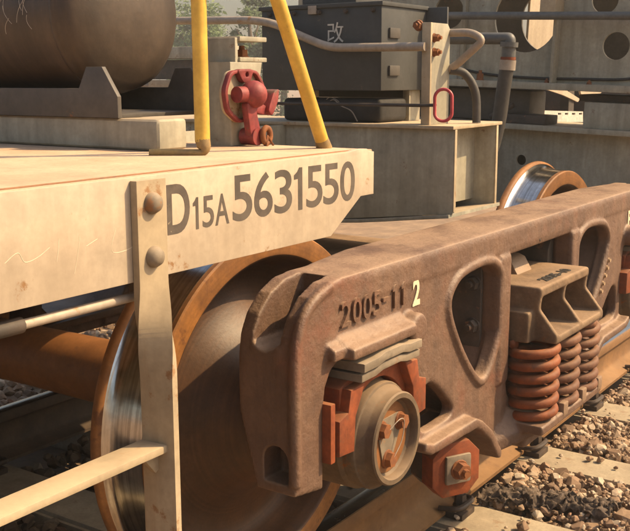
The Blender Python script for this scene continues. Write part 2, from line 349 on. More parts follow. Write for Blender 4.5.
def voxel(bm, size, smooth_it=3, fac=0.5, cutters=()):
    me = bpy.data.meshes.new("t"); bmesh.ops.recalc_face_normals(bm, faces=bm.faces); bm.to_mesh(me); bm.free()
    ob = bpy.data.objects.new("t", me); COL.objects.link(ob)
    rm = ob.modifiers.new("r", 'REMESH'); rm.mode = 'VOXEL'; rm.voxel_size = size
    tmp = []
    for cb in cutters:
        cme = bpy.data.meshes.new("c"); bmesh.ops.recalc_face_normals(cb, faces=cb.faces); cb.to_mesh(cme); cb.free()
        co = bpy.data.objects.new("c", cme); COL.objects.link(co); tmp.append((co, cme))
        md = ob.modifiers.new("b", 'BOOLEAN'); md.operation = 'DIFFERENCE'; md.object = co; md.solver = 'FLOAT' if 'FLOAT' in md.bl_rna.properties['solver'].enum_items.keys() else 'FAST'
    if cutters:
        rm2 = ob.modifiers.new("r2", 'REMESH'); rm2.mode = 'VOXEL'; rm2.voxel_size = size
    if smooth_it:
        s = ob.modifiers.new("s", 'SMOOTH'); s.factor = fac; s.iterations = smooth_it
    out = eval_mesh(ob)
    bpy.data.objects.remove(ob); bpy.data.meshes.remove(me)
    for co, cme in tmp: bpy.data.objects.remove(co); bpy.data.meshes.remove(cme)
    return out
def link_world(name, me, mat, parent, smooth=180):
    if parent is not None:
        p = parent; off = Vector((0, 0, 0))
        while p is not None: off += p.location; p = p.parent
        me.transform(Matrix.Translation(-off))
    return link(name, me, mat, parent, smooth)

# ================================================================== SETTING
XW = 1.86            # wheel base
bm = bmesh.new(); g = 180
for i, j in ((-g, -g), (g, -g), (g, g), (-g, g)): bm.verts.new((i, j, -0.30))
bm.faces.new(bm.verts[:]); tag(finish(bm, "ground", "ground_earth"), "brown earth under the ballast", None, kind="structure")

# sleepers
SL = [0.28 + 0.63 * k for k in range(-2, 9)]
SL = [x + 0.02 for x in SL]
def make_sleeper():
    t = thing("concrete_sleeper", "", "sleeper", (0, 0, -0.30))
    bm = bmesh.new()
    prof = [(-0.14, -0.30), (0.14, -0.30), (0.105, -0.185), (-0.105, -0.185)]
    for sgn in (1,):
        A = [bm.verts.new((x, -1.25, z)) for x, z in prof]; B = [bm.verts.new((x, 1.25, z)) for x, z in prof]
        for k in range(4): bm.faces.new((A[k], A[(k + 1) % 4], B[(k + 1) % 4], B[k]))
        bm.faces.new(A[::-1]); bm.faces.new(B)
    bmesh.ops.bevel(bm, geom=bm.edges[:], offset=0.012, segments=2, affect='EDGES')
    finish(bm, "body", "concrete", t, 40)
    for side in (-1, 1):
        for d in (-1, 1):
            yb = side * 0.7525 + d * 0.105
            bm = bmesh.new()
            box(bm, -0.045, 0.045, yb - 0.03, yb + 0.03, -0.186, -0.165, 0.004)
            tube(bm, fillet([(-0.06, yb - d * 0.045, -0.152), (-0.055, yb + d * 0.02, -0.145), (0, yb + d * 0.028, -0.14), (0.055, yb + d * 0.02, -0.145), (0.06, yb - d * 0.045, -0.152)], 0.03), 0.009, 8)
            c = finish(bm, "rail_clip", "clip_black", t, 40)
            mkbolt("bolt", "clip_black", c, (0, yb, -0.15), (0, 0, 1), 0.02, 0.035)
    return t
def copy_tree(o, parent=None):
    c = o.copy(); COL.objects.link(c); c.parent = parent
    for ch in o.children: copy_tree(ch, c)
    return c
sl0 = make_sleeper()
for i, x in enumerate(SL):
    s = sl0 if i == 0 else copy_tree(sl0)
    s.location.x = x
    lab = {2: "shaded concrete sleeper crossing under the brown axle beside the wheel", 3: "concrete sleeper on the platform side of the oily rag, clip below the octagonal block", 4: "concrete sleeper just beyond the oily rag, its clip under the springs", 5: "concrete sleeper beyond the springs under the far wheel"}.get(i, "concrete sleeper in shade beneath the platform" if i < 2 else "concrete sleeper past the far wheel beneath the plate girder")
    tag(s, lab, "sleeper", "concrete sleepers under the rails")

# rails
RP = [(0.075, -0.176), (0.075, -0.164), (0.02, -0.146), (0.0085, -0.13), (0.0085, -0.06), (0.014, -0.048), (0.035, -0.038), (0.0365, -0.012), (0.030, -0.003), (0.018, 0.0)]
def rail(y, label, mt="rail_side"):
    t = thing("rail", label, "rail", (0, y, -0.176), "rails of the track")
    pr = RP + [(-a, b) for a, b in RP[::-1]]
    bm = bmesh.new(); xs = [-8, 26]
    rings = [[bm.verts.new((x, y + a, b)) for a, b in pr] for x in xs]
    n = len(pr)
    topf = []
    for k in range(n - 1):
        bm.faces.new((rings[0][k], rings[0][k + 1], rings[1][k + 1], rings[1][k]))
    bm.faces.new((rings[0][-1], rings[0][0], rings[1][0], rings[1][-1]))
    bm.faces.new(rings[0][::-1]); bm.faces.new(rings[1])
    finish(bm, "rail_section", mt, t, 40)
    bm = bmesh.new(); a = [(0.031, -0.0035), (0.018, 0.0008), (-0.018, 0.0008), (-0.031, -0.0035)]
    rr = [[bm.verts.new((x, y + p, q)) for p, q in a] for x in (-8, 26)]
    for k in range(3): bm.faces.new((rr[0][k], rr[0][k + 1], rr[1][k + 1], rr[1][k]))
    finish(bm, "running_surface", "rail_top", t, 60)
rail(-0.7535, "rusty steel rail under the wheel beside the sunlit ballast")
rail(0.7535, "steel rail with shiny top behind the brown axle", "rail_shaded")

# ballast
def stone_variants(n=14):
    out = []
    for i in range(n):
        b = bmesh.new(); rnd = random.Random(i + 50)
        for k in range(24):
            v = Vector((rnd.gauss(0, 1), rnd.gauss(0, 1), rnd.gauss(0, 1))).normalized()
            v = Vector((v.x * rnd.uniform(.8, 1.1), v.y * rnd.uniform(.65, .95), v.z * rnd.uniform(.5, .8)))
            b.verts.new(v)
        bmesh.ops.convex_hull(b, input=b.verts[:])
        bmesh.ops.delete(b, geom=[v for v in b.verts if not v.link_faces], context='VERTS')
        b.verts.index_update()
        out.append(([v.co.copy() for v in b.verts], [[v.index for v in f.verts] for f in b.faces])); b.free()
    return out
SV = stone_variants()
def scatter(name, label, areas, mt="stone"):
    V, F = [], []; rnd = random.Random(3)
    for (x0, x1, y0, y1, dens, smin, smax, zb) in areas:
        n = int((x1 - x0) * (y1 - y0) * dens)
        for _ in range(n):
            x = rnd.uniform(x0, x1); y = rnd.uniform(y0, y1)
            if abs(abs(y) - 0.7535) < 0.10: continue
            s = rnd.uniform(smin, smax) * (1.35 if rnd.random() < .08 else 1)
            ds = min(abs(x - sx) for sx in SL)
            z = zb + rnd.uniform(-0.015, 0.03)
            if abs(y) < 1.27 and ds < 0.105 + s * .6:
                if rnd.random() < .985 or ds > .1: continue
                z = -0.18 + s * .25; s *= 0.6
            vs_, fs = rnd.choice(SV); rot = Matrix.Rotation(rnd.uniform(0, 2 * PI), 3, 'Z') @ Matrix.Rotation(rnd.uniform(-.6, .6), 3, 'X') @ Matrix.Rotation(rnd.uniform(-.6, .6), 3, 'Y')
            b = len(V)
            for v in vs_:
                q = rot @ v * s; V.append((x + q.x, y + q.y, z + q.z))
            for f in fs: F.append([b + i for i in f])
    me = bpy.data.meshes.new(name); me.from_pydata(V, [], F); me.update()
    o = link(name, me, mt); tag(o, label, "ballast", kind="stuff"); return o
scatter("ballast", "tan and brown crushed stone ballast around the sleepers", [
    (0.1, 3.2, -1.75, -0.66, 1500, 0.015, 0.030, -0.235), (0.1, 3.2, -1.75, -0.66, 1200, 0.011, 0.027, -0.205),
    (0.3, 2.7, -1.6, -0.8, 2600, 0.005, 0.013, -0.195), (0.1, 3.2, -1.75, -0.66, 420, 0.026, 0.040, -0.212), (3.2, 9, -2.6, -0.66, 330, 0.02, 0.034, -0.22), (-1.5, 0.1, -1.6, -0.66, 300, 0.02, 0.034, -0.225),
    (-0.8, 4.5, 0.66, 2.6, 420, 0.02, 0.034, -0.22)])
scatter("ballast", "stone ballast between the two rails, shade under the wagon darkened into its colour", [(-1.2, 3.4, -0.66, 0.66, 620, 0.018, 0.033, -0.22)], "shaded_stone")

# ================================================================== WHEEL SETS
def wheel(ws, xc, side):
    """side -1: camera side"""
    def S_(p): return [(r_, side * -1 * y if side > 0 else y) for r_, y in p] if side > 0 else p
    cz = 0.42
    plate = [(0.089, -0.655), (0.128, -0.655), (0.14, -0.668), (0.158, -0.715), (0.20, -0.733), (0.25, -0.706), (0.30, -0.688), (0.352, -0.684), (0.365, -0.6785),
             (0.366, -0.8135), (0.359, -0.808), (0.352, -0.775), (0.342, -0.742), (0.325, -0.722), (0.29, -0.716), (0.25, -0.730), (0.21, -0.758), (0.175, -0.794), (0.152, -0.826), (0.142, -0.838), (0.130, -0.843), (0.089, -0.843)]
    rim = [(0.364, -0.677), (0.436, -0.677), (0.4435, -0.681), (0.4475, -0.691), (0.4455, -0.699), (0.4375, -0.7055), (0.41, -0.7055), (0.40, -0.79), (0.4155, -0.7995), (0.4165, -0.811), (0.413, -0.815), (0.37, -0.815), (0.364, -0.812)]
    tread = [(0.437, -0.7056), (0.4285, -0.712), (0.4235, -0.722), (0.4212, -0.734), (0.4200, -0.7465), (0.4188, -0.77), (0.4170, -0.7996), (0.405, -0.7996), (0.405, -0.7056)]
    if side > 0: plate, rim, tread = [[(a, -b) for a, b in p] for p in (plate, rim, tread)]
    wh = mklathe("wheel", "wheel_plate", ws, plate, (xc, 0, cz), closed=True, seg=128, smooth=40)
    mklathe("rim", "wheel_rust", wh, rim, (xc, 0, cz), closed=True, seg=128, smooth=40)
    mklathe("tread", "tread_steel", wh, tread, (xc, 0, cz), closed=True, seg=128, smooth=40)
def bearing(ws, xc, side):
    cz = 0.42
    body = [(0.075, -0.87), (0.095, -0.87), (0.10, -0.93), (0.118, -0.935), (0.1245, -0.945), (0.1245, -1.075), (0.118, -1.085), (0.10, -1.09), (0.02, -1.09)]
    cap = [(0.02, -1.08), (0.108, -1.08), (0.116, -1.082), (0.1185, -1.085), (0.1185, -1.108), (0.1165, -1.112), (0.1125, -1.114), (0.1045, -1.128), (0.1025, -1.132), (0.1025, -1.149), (0.0995, -1.1525), (0.0895, -1.1525), (0.087, -1.149), (0.085, -1.134), (0.080, -1.129), (0.001, -1.1285)]
    if side > 0: body, cap = [[(a, -b) for a, b in p] for p in (body, cap)]
    b = mklathe("bearing", "bearing_dust", ws, body, (xc, 0, cz), seg=72, smooth=30)
    mklathe("end_cap", "bearing_dust", b, cap, (xc, 0, cz), seg=96, smooth=28)
    yb = -1.1303 if side < 0 else 1.1303
    if side < 0:
        pl = [(xc + 0.046 * math.cos(R(a)), cz + 0.046 * math.sin(R(a))) for a in (60, 180, 300)]
        ol = [(xc + 0.058 * math.cos(R(a)), cz + 0.064 * math.sin(R(a))) for a in (25, 48, 132, 155, 240, 270)]
        mklathe('inner_disc', 'axle_rust', b, [(0.079, yb + 0.0015), (0.078, yb + 0.0004), (0.001, yb + 0.0003)], (xc, 0, cz), seg=48, smooth=40)
        finish(prism_xz([ol], yb - 0.003, yb + 0.0001), "lock_plate", "grey_pad", b, 30)
        for a in (35, 145, 255):
            mkbolt("cap_bolt", "bolt_rust", b, (xc + 0.047 * math.cos(R(a)), yb - 0.003, cz + 0.047 * math.sin(R(a))), (0, -1, 0), 0.0175, 0.016, stud=False)
        mktube("lock_wire", "galv_pipe", b, smooth_path([(xc - 0.03, yb - 0.018, cz + 0.028), (xc, yb - 0.026, cz + 0.045), (xc + 0.03, yb - 0.02, cz + 0.03), (xc + 0.02, yb - 0.02, cz - 0.01), (xc - 0.01, yb - 0.018, cz - 0.04)], 6), 0.0011, 6)
def wheelset(xc, label):
    ws = thing("wheel_set", label, "wheelset", (xc, 0, 0), "wheelsets of the bogie")
    ax = [(0.03, -0.9), (0.075, -0.9), (0.08, -0.85), (0.0955, -0.84), (0.0955, -0.62), (0.09, -0.58), (0.0865, -0.4), (0.084, 0), (0.0865, 0.4), (0.09, 0.58), (0.0955, 0.62), (0.0955, 0.84), (0.08, 0.85), (0.075, 0.9), (0.03, 0.9)]
    mklathe("axle", "axle_rust", ws, ax, (xc, 0, 0.42), seg=64, smooth=40)
    wheel(ws, xc, -1); wheel(ws, xc, 1); bearing(ws, xc, -1); bearing(ws, xc, 1)
wheelset(0.0, "rusty wheelset with shiny tread behind the stirrup step under the numbered sill")
wheelset(XW, "wheelset with orange rim and bright tread rising behind the side frame top")

# ================================================================== SIDE FRAME
YF = -1.095; XM = XW / 2
def mir(p): return [(XW - a, b) for a, b in p[::-1]]
half = [(-0.298, 0.378), (-0.2, 0.362), (-0.2, 0.53), (-0.192, 0.575), (-0.172, 0.605), (-0.14, 0.62), (0.125, 0.622), (0.15, 0.60), (0.165, 0.55), (0.168, 0.40), (0.175, 0.342), (0.21, 0.328),
        (0.44, 0.318), (0.53, 0.262), (0.60, 0.19), (0.69, 0.165), (XM, 0.165)]
toph = [(0.0, 0.79), (-0.13, 0.79), (-0.185, 0.784), (-0.232, 0.764), (-0.270, 0.730), (-0.290, 0.693), (-0.298, 0.65), (-0.299, 0.60)]
outer = half[:-1] + [(XM, 0.165)] + mir(half[:-1]) + mir(toph) + toph
w1 = [(p.x, p.y) for p in smooth_path([(0.345, 0.635, 0), (0.385, 0.690, 0), (0.47, 0.708, 0), (0.57, 0.706, 0), (0.628, 0.672, 0), (0.642, 0.60, 0), (0.632, 0.52, 0), (0.58, 0.435, 0), (0.535, 0.412, 0), (0.485, 0.44, 0), (0.40, 0.535, 0)], 5, True)]
w2 = mir(w1)
hs = [(p.x, p.y) for p in smooth_path([(0.205, 0.40, 0), (0.22, 0.455, 0), (0.255, 0.468, 0), (0.30, 0.445, 0), (0.37, 0.385, 0), (0.375, 0.36, 0), (0.34, 0.35, 0), (0.25, 0.35, 0), (0.215, 0.362, 0)], 4, True)]
spr = [(0.69, 0.712), (XW - 0.69, 0.712), (XW - 0.69, 0.32), (XW - 0.72, 0.275), (XW - 0.78, 0.25), (0.78, 0.25), (0.72, 0.275), (0.69, 0.32)]
HOLES = [w1, w2, hs, mir(hs), spr]
bm = prism_xz([outer] + HOLES, -1.095, -1.060, 0.006)
def add(b2): join(bm, b2)
w1b = [(0.5 + (a - 0.5) * (1.16 if a < 0.5 else 1.0), 0.575 + (b - 0.575) * (1.2 if b < 0.575 else 1.02)) for a, b in w1]
HOLES2 = [w1b, mir(w1b), spr]
half_in = half[:10] + [(0.195, 0.47), (0.26, 0.475), (0.34, 0.44), (0.42, 0.375), (0.50, 0.30)] + half[14:]
add(prism_xz([half_in[:-1] + [(XM, 0.165)] + mir(half_in[:-1]) + mir(toph) + toph] + HOLES2, -0.984, -0.955, 0.006))
NS = 9
for k in range(NS):                      # hollow ends: each layer stops at the rounded floor of the slot
    ya, yb_ = -1.064 + (0.084 / NS) * k - 0.001, -1.064 + (0.084 / NS) * (k + 1) + 0.001   # 84 mm between the walls
    q_ = max(-1, min(1, ((ya + yb_) / 2 + 1.022) / 0.036)); zf = 0.70 - 0.038 * math.sqrt(1 - q_ * q_)
    if abs(q_) >= 1: zf = 0.79
    te = toph if zf > 0.77 else [(0.0, 0.79), (-0.128, 0.788), (-0.134, 0.745), (0.04, 0.745), (0.045, zf), (-0.298, zf)]
    add(prism_xz([half_in[:-1] + [(XM, 0.165)] + mir(half_in[:-1]) + mir(te) + te] + HOLES2, ya, yb_))
# top chord, wider than the web
top = [(-0.105, -1.095), (0.0, -1.098), (XW, -1.098), (XW + 0.105, -1.095), (XW + 0.105, -0.958), (XW + 0.03, -0.94), (XW - 0.15, -0.908), (0.15, -0.908), (-0.03, -0.94), (-0.105, -0.958)]
add(prism_xy([top], 0.714, 0.791, 0.016))
for fx in (lambda x: x, lambda x: XW - x):
    def bx(x0, x1, *a, **k):
        t = bmesh.new(); u, v = sorted((fx(x0), fx(x1))); box(t, u, v, *a, **k); add(t)
    # window bead and frame-edge beads
    t = bmesh.new(); wb = [(fx(a) , YF + 0.001, b) for a, b in w1]
    ctr = (0.5, 0.57); wb = [(fx(ctr[0] + (a - ctr[0]) * 1.075), YF + 0.002, ctr[1] + (b - ctr[1]) * 1.075) for a, b in w1]
    tube(t, wb, 0.0135, 8, closed=True); add(t)
    # end column beads
    t = bmesh.new(); tube(t, smooth_path([(fx(a), -1.09, b) for a, b in ((-0.292, 0.40), (-0.294, 0.56), (-0.293, 0.655), (-0.275, 0.715), (-0.238, 0.754), (-0.17, 0.779))], 5), 0.012, 8); add(t)
    # pedestal hood over the adapter
    hp = [(-1.09, 0.676), (-1.12, 0.655), (-1.138, 0.650), (-1.138, 0.628), (-1.08, 0.622), (-1.0, 0.622), (-1.0, 0.676)]
    a, b = sorted((fx(-0.155), fx(0.105))); add(prism_yz([hp], a, b, 0.004))
    hp2 = [(-1.09, 0.668), (-1.118, 0.652), (-1.118, 0.63), (-1.0, 0.622), (-1.0, 0.668)]
    a, b = sorted((fx(-0.195), fx(-0.15))); add(prism_yz([hp2], a, b, 0.003))
    t = bmesh.new(); lathe(t, [(0.02, -1.0), (0.036, -1.0), (0.036, -1.125), (0.030, -1.132), (0.001, -1.132)], (fx(0.135), 0, 0.632), 'Y', 24); add(t)
    # pedestal inner leg
    bx(0.165, 0.200, -1.095, -0.955, 0.345, 0.60, bev=0.008)
    # lower tension flange
    rid = [(0.17, 0.352), (0.21, 0.338), (0.44, 0.334), (0.475, 0.318), (0.54, 0.272), (0.605, 0.195), (0.60, 0.175), (0.585, 0.178), (0.525, 0.25), (0.465, 0.295), (0.44, 0.306), (0.20, 0.312), (0.165, 0.33)]
    if fx(0) != 0: rid = mir(rid)
    add(prism_xz([rid], -1.135, -1.045, 0.005))
    # columns
    bx(0.648, 0.69, -1.098, -0.80, 0.20, 0.74, bev=0.008)
    bx(0.63, 0.70, -1.105, -1.04, 0.36, 0.72, bev=0.012)
    # spring pan side wall
    pan = [(0.655, 0.46), (0.678, 0.46), (0.684, 0.38), (0.70, 0.325), (0.735, 0.285), (0.79, 0.262), (0.83, 0.25), (0.83, 0.18), (0.69, 0.18), (0.655, 0.25)]
    if fx(0) != 0: pan = mir(pan)
    add(prism_xz([pan], -1.102, -0.82, 0.006))
    add(hull([(fx(a), b, c) for a, b, c in ((0.60, -1.094, 0.172), (0.60, -1.094, 0.20), (0.60, -1.0, 0.172), (0.685, -1.094, 0.285), (0.735, -1.15, 0.262), (0.80, -1.21, 0.256), (0.80, -1.21, 0.222), (0.80, -1.0, 0.165), (0.80, -1.12, 0.165), (0.80, -1.0, 0.256), (0.685, -1.0, 0.285))]))
t = bmesh.new(); box(t, 0.69, XW - 0.69, -1.212, -0.79, 0.222, 0.25, 0.006); add(t)
t = bmesh.new(); box(t, 0.72, XW - 0.72, -1.15, -0.85, 0.165, 0.235, 0.01); add(t)
cuts = []
# slots and recesses in both frame ends
for s in (0, 1):
    rc = [(-1.076, 0.398), (-1.076, 0.44)] + [(-1.046 + 0.03 * math.cos(a), 0.445 + 0.03 * math.sin(a)) for a in [PI - PI * k / 8 for k in range(0, 9)]] + [(-1.016, 0.398)]
    cuts.append(prism_yz([rc], *((-0.5, -0.235) if not s else (XW + 0.235, XW + 0.5))))
    # end narrows towards its foot on the inner side
    tp = [(-0.94, 0.60), (-0.90, 0.30), (-1.005, 0.30), (-1.005, 0.36)]
    cuts.append(prism_yz([tp], *((-0.5, -0.19) if not s else (XW + 0.19, XW + 0.5))))
me = voxel(bm, 0.0040, 1, 0.5, cuts)
sf = thing("side_frame", "brown cast steel bogie side frame with triangular openings and raised date", "side frame", (XM, -1.03, 0))
fb = link_world("frame_casting", me, "cast_rust", sf)
def place_text(s, x0, x1, z0, z1, y, name, mat, parent, ext=0.001, off=0.0):
    b = text_bm(s, x0, x1, z0, z1, ext, off)
    for v in b.verts: v.co.y += y
    return finish(b, name, mat, parent)
# raised date plate: each character its own casting, on a low frame
xx = [-0.145, -0.102, -0.062, -0.022, 0.019, 0.060, 0.098]
ww = [0.036, 0.033, 0.033, 0.033, 0.026, 0.016, 0.016]
for ch, x, wd in zip("2005-11", xx, ww):
    z0, z1 = (0.688, 0.740) if ch != '-' else (0.711, 0.719)
    b = text_bm(ch, x, x + wd, z0, z1, 0.006, 0.01)
    for v in b.verts: v.co.y += -1.0955
    finish(b, "date_character", "cast_skin", sf)
place_text("2", 0.156, 0.190, 0.674, 0.736, -1.0968, "painted_number", "cream_number", sf, 0.0008, 0.03)
place_text("(X", 0.90, 0.955, 0.722, 0.752, -1.0968, "painted_mark", "black_print", sf, 0.0006, 0.02)
# wear plates on pedestal legs, bolts of column plates
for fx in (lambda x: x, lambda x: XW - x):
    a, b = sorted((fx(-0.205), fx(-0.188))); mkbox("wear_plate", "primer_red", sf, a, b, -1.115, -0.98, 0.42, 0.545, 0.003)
    a, b = sorted((fx(0.615), fx(0.6295))); cp_ = mkbox("shaded_column_plate", "dark_iron", sf, a, b, -1.052, -0.70, 0.36, 0.706, 0.002)  # column plate enlarged and dark to paint shade inside the frame opening
    for (yy, zz) in ((-0.955, 0.642), (-1.03, 0.642), (-0.955, 0.525), (-1.03, 0.525)):
        mkbolt("bolt", "dark_iron", cp_, (fx(0.615), yy, zz), (-1 if fx(0) == 0 else 1, 0, 0), 0.019, 0.022)
for k in range(5):
    mkbolt("rivet_bump", "cast_grey_rust", sf, (1.47 + k * 0.017, -1.097, 0.475 + k * 0.024), (0, -1, 0), 0.007, 0.007, stud=False)
place_text("F8", 1.73, 1.80, 0.655, 0.72, -1.0968, "painted_mark", "cream_number", sf, 0.0006, 0.03)

fsf = thing("side_frame", "shaded bogie side frame on the far side of the axles", "side frame", (XM, 1.03, 0))
o2 = bpy.data.objects.new("frame_casting", fb.data); COL.objects.link(o2); o2.parent = fsf; o2.scale = (1, -1, 1)
# ------------------------------------------------------------------ bearing adapters and pads
def adapter(xc, lab1, lab2):
    t = thing("bearing_adapter", lab1, "adapter", (xc, -1.0, 0.54), "bearing adapters in the pedestals")
    arc = [(xc + 0.1275 * math.cos(R(a)), 0.42 + 0.1275 * math.sin(R(a))) for a in range(150, 29, -8)]
    ol = [(xc - 0.152, 0.486), (xc - 0.15, 0.56), (xc - 0.12, 0.573), (xc + 0.12, 0.573), (xc + 0.15, 0.56), (xc + 0.152, 0.486)] + arc[::-1]
    finish(prism_xz([ol], -1.10, -0.93, 0.004), "saddle", "primer_red", t, 35)
    for s in (-1, 1):
        ol = [(xc + s * 0.118, 0.50), (xc + s * 0.135, 0.555), (xc + s * 0.06, 0.568), (xc + s * 0.075, 0.545), (xc + s * 0.10, 0.52)]
        ol = [(xc + s * a, b) for a, b in ((0.126, 0.425), (0.183, 0.43), (0.183, 0.505), (0.150, 0.515), (0.140, 0.560), (0.085, 0.565), (0.10, 0.535), (0.121, 0.50))]
        if s > 0: ol = ol[::-1]
        finish(prism_xz([ol], -1.122, -1.085, 0.004), "thrust_lug", "primer_red", t, 35)
    p = thing("rubber_pad", lab2, "pad", (xc, -1.0, 0.575), "pads on the bearing adapters")
    def chev(z, h, x1, name, mat, y0):
        wv = 0.007; ol = [(xc - x1, z), (xc - x1 * .55, z + .001), (xc - x1 * .3, z + wv), (xc + x1 * .3, z + wv), (xc + x1 * .55, z + .001), (xc + x1, z), (xc + x1, z + h), (xc + x1 * .55, z + h + .001), (xc + x1 * .3, z + h + wv), (xc - x1 * .3, z + h + wv), (xc - x1 * .55, z + h + .001), (xc - x1, z + h)]
        finish(prism_xz([ol], y0, -0.93, 0.002), name, mat, p, 30)
    chev(0.5735, 0.016, 0.122, "lower_plate", "grey_pad", -1.136)
    chev(0.5898, 0.005, 0.112, "rubber_layer", "dark_rubber", -1.126)
    chev(0.595, 0.0185, 0.122, "upper_plate", "grey_pad", -1.142)
adapter(0.0, "rust red bearing adapter astride the bearing below the raised date", "grey steel and rubber pad on the adapter below the raised date")
adapter(XW, "rust red bearing adapter on the bearing beyond the three springs", "grey steel and rubber pad on the adapter beyond the three springs")

# ------------------------------------------------------------------ cross brace end (octagonal block with bolt)
cb = thing("cross_brace_end", "rust red octagonal brace block with square washer and bolt under the frame", "brace", (0.34, -1.05, 0.14))
oc, oz = 0.375, 0.214
BR = Matrix.Translation((oc, -1.11, oz)) @ Matrix.Rotation(R(-28), 4, 'Z')
def brot(b):
    bmesh.ops.transform(b, matrix=BR, verts=b.verts); return b
def octag(h, v, c): return [(-h + c, -v), (h - c, -v), (h, -v + c), (h, v - c), (h - c, v), (-h + c, v), (-h, v - c), (-h, -v + c)]
finish(brot(prism_xz([octag(0.072, 0.072, 0.034)], 0.0, 0.05, 0.004)), "block", "primer_red", cb, 30)
finish(brot(prism_xz([octag(0.066, 0.066, 0.03)], 0.05, 0.11, 0.003)), "rear_block", "dark_iron", cb, 30)
t = bmesh.new(); box(t, -0.036, 0.040, -0.010, 0.002, -0.036, 0.040, 0.007); finish(brot(t), "washer", "grey_pad", cb, 40)
t = bmesh.new(); hexbolt(t, (0.002, -0.010, 0.002), (0, -1, 0), 0.022, 0.024); finish(brot(t), "bolt", "bolt_rust", cb, 30)
finish(prism_xz([[(oc - 0.07, 0.29), (oc + 0.09, 0.29), (oc + 0.11, 0.31), (oc - 0.09, 0.31)]], -1.09, -0.97, 0.004), "mounting_lug", "cast_rust", cb, 30)
mktube("brace_rod", "dark_iron", cb, [(oc + 0.045, -1.02, oz), (1.42, 0.9, oz)], 0.03, 16)

# ------------------------------------------------------------------ bolster
bo = thing("bolster", "cast bolster end with two open pockets resting on the coil springs", "bolster", (XM, -1.0, 0.47))
BX0, BX1 = 0.745, XW - 0.745 + 0.01
mid = (BX0 + BX1) / 2
bm = bmesh.new()
box(bm, BX0, BX1, -1.172, -0.95, 0.594, 0.622, 0.006)                 # top plate
box(bm, BX0, BX1, -1.222, -0.95, 0.470, 0.492, 0.006)                 # bottom plate
for x in (BX0 + 0.009, mid, BX1 - 0.009):                              # three sloping ribs
    b = prism_yz([[(-1.215, 0.478), (-1.222, 0.492), (-1.166, 0.560), (-1.170, 0.612), (-0.95, 0.612), (-0.95, 0.478)]], x - 0.009, x + 0.009, 0.003)
    join(bm, b)
box(bm, BX0, BX1, -1.06, -0.9, 0.478, 0.615, 0.006)
box(bm, BX0 - 0.028, BX0 + 0.01, -1.15, -1.02, 0.468, 0.555, 0.006)
box(bm, BX1 - 0.01, BX1 + 0.028, -1.15, -1.02, 0.468, 0.555, 0.006)
box(bm, BX0 - 0.03, BX1 + 0.03, -0.96, 0.96, 0.46, 0.64, 0.012)
me = voxel(bm, 0.0042, 3, 0.5)
link_world("bolster_casting", me, "cast_grey_rust", bo)
b = prism_yz([[(-1.045, 0.618), (-1.02, 0.66), (-1.00, 0.668), (-0.95, 0.668), (-0.93, 0.618)]], mid - 0.05, mid + 0.06, 0.008)
finish(b, "stop_lug", "cast_rust", bo, 40)
b = text_bm("2005-10", 0, 0.20, 0, 0.034, 0.0006, 0.03)
for v in b.verts: v.co = Vector((0.84 + v.co.x, -1.150 + v.co.z, 0.6232 - v.co.y))
finish(b, "painted_date", "black_print", bo)
wl = [(0.692, 0.50), (0.716, 0.50), (0.738, 0.44), (0.738, 0.66), (0.716, 0.69), (0.692, 0.69)]
for fx in (lambda x: x, lambda x: XW - x):
    o_ = [(fx(a), b) for a, b in wl]
    if fx(0) != 0: o_ = o_[::-1]
    we = finish(prism_xz([o_], -1.04, -0.90, 0.004), "friction_wedge", "dark_iron", bo, 30)

# ------------------------------------------------------------------ coil springs
def spring_mesh(seed):
    bm = bmesh.new(); pts = []; turns = 6.3; n = 34; z0, z1 = 0.262, 0.46; Rr = 0.0605
    N = int(turns * n)
    for i in range(N + 1):
        t = i / n; a = 2 * PI * t + seed
        u = min(1, max(0, (t - 0.35) / (turns - 0.7)))
        pts.append((Rr * math.cos(a), Rr * math.sin(a), z0 + (z1 - z0) * u))
    tube(bm, pts, 0.0135, 12); return bm
k = 0
for x, lab, mt in ((XM - 0.165, "orange rust coil spring, foremost of the row under the bolster end", "spring_rust"), (XM, "brown coil spring in the middle of the row under the bolster end", "spring_brown"), (XM + 0.165, "brown coil spring under the far pocket of the bolster end", "spring_brown")):
    b = spring_mesh(0.6 + k); 
    me = bpy.data.meshes.new("coil_spring"); bmesh.ops.recalc_face_normals(b, faces=b.faces); b.to_mesh(me); b.free()
    o = link("coil_spring", me, mt, None, 180, (x, -1.148, 0)); tag(o, lab, "spring", "coil springs of the bogie"); k += 1
for x, lab in ((XM - 0.09, "shaded coil spring set behind the orange front spring"), (XM + 0.09, "shaded coil spring set behind the two brown front springs")):
    b = spring_mesh(x); me = bpy.data.meshes.new("coil_spring"); bmesh.ops.recalc_face_normals(b, faces=b.faces); b.to_mesh(me); b.free()
    o = link("coil_spring", me, "spring_brown", None, 180, (x, -0.99, 0)); tag(o, lab, "spring", "coil springs of the bogie")
for x in (0.862, 1.015, 1.155):
    bm = bmesh.new(); box(bm, x - 0.018, x + 0.018, -1.214, -1.196, 0.235, 0.275, 0.005)
    finish(bm, "spring_stop", "cast_rust", sf, 40)

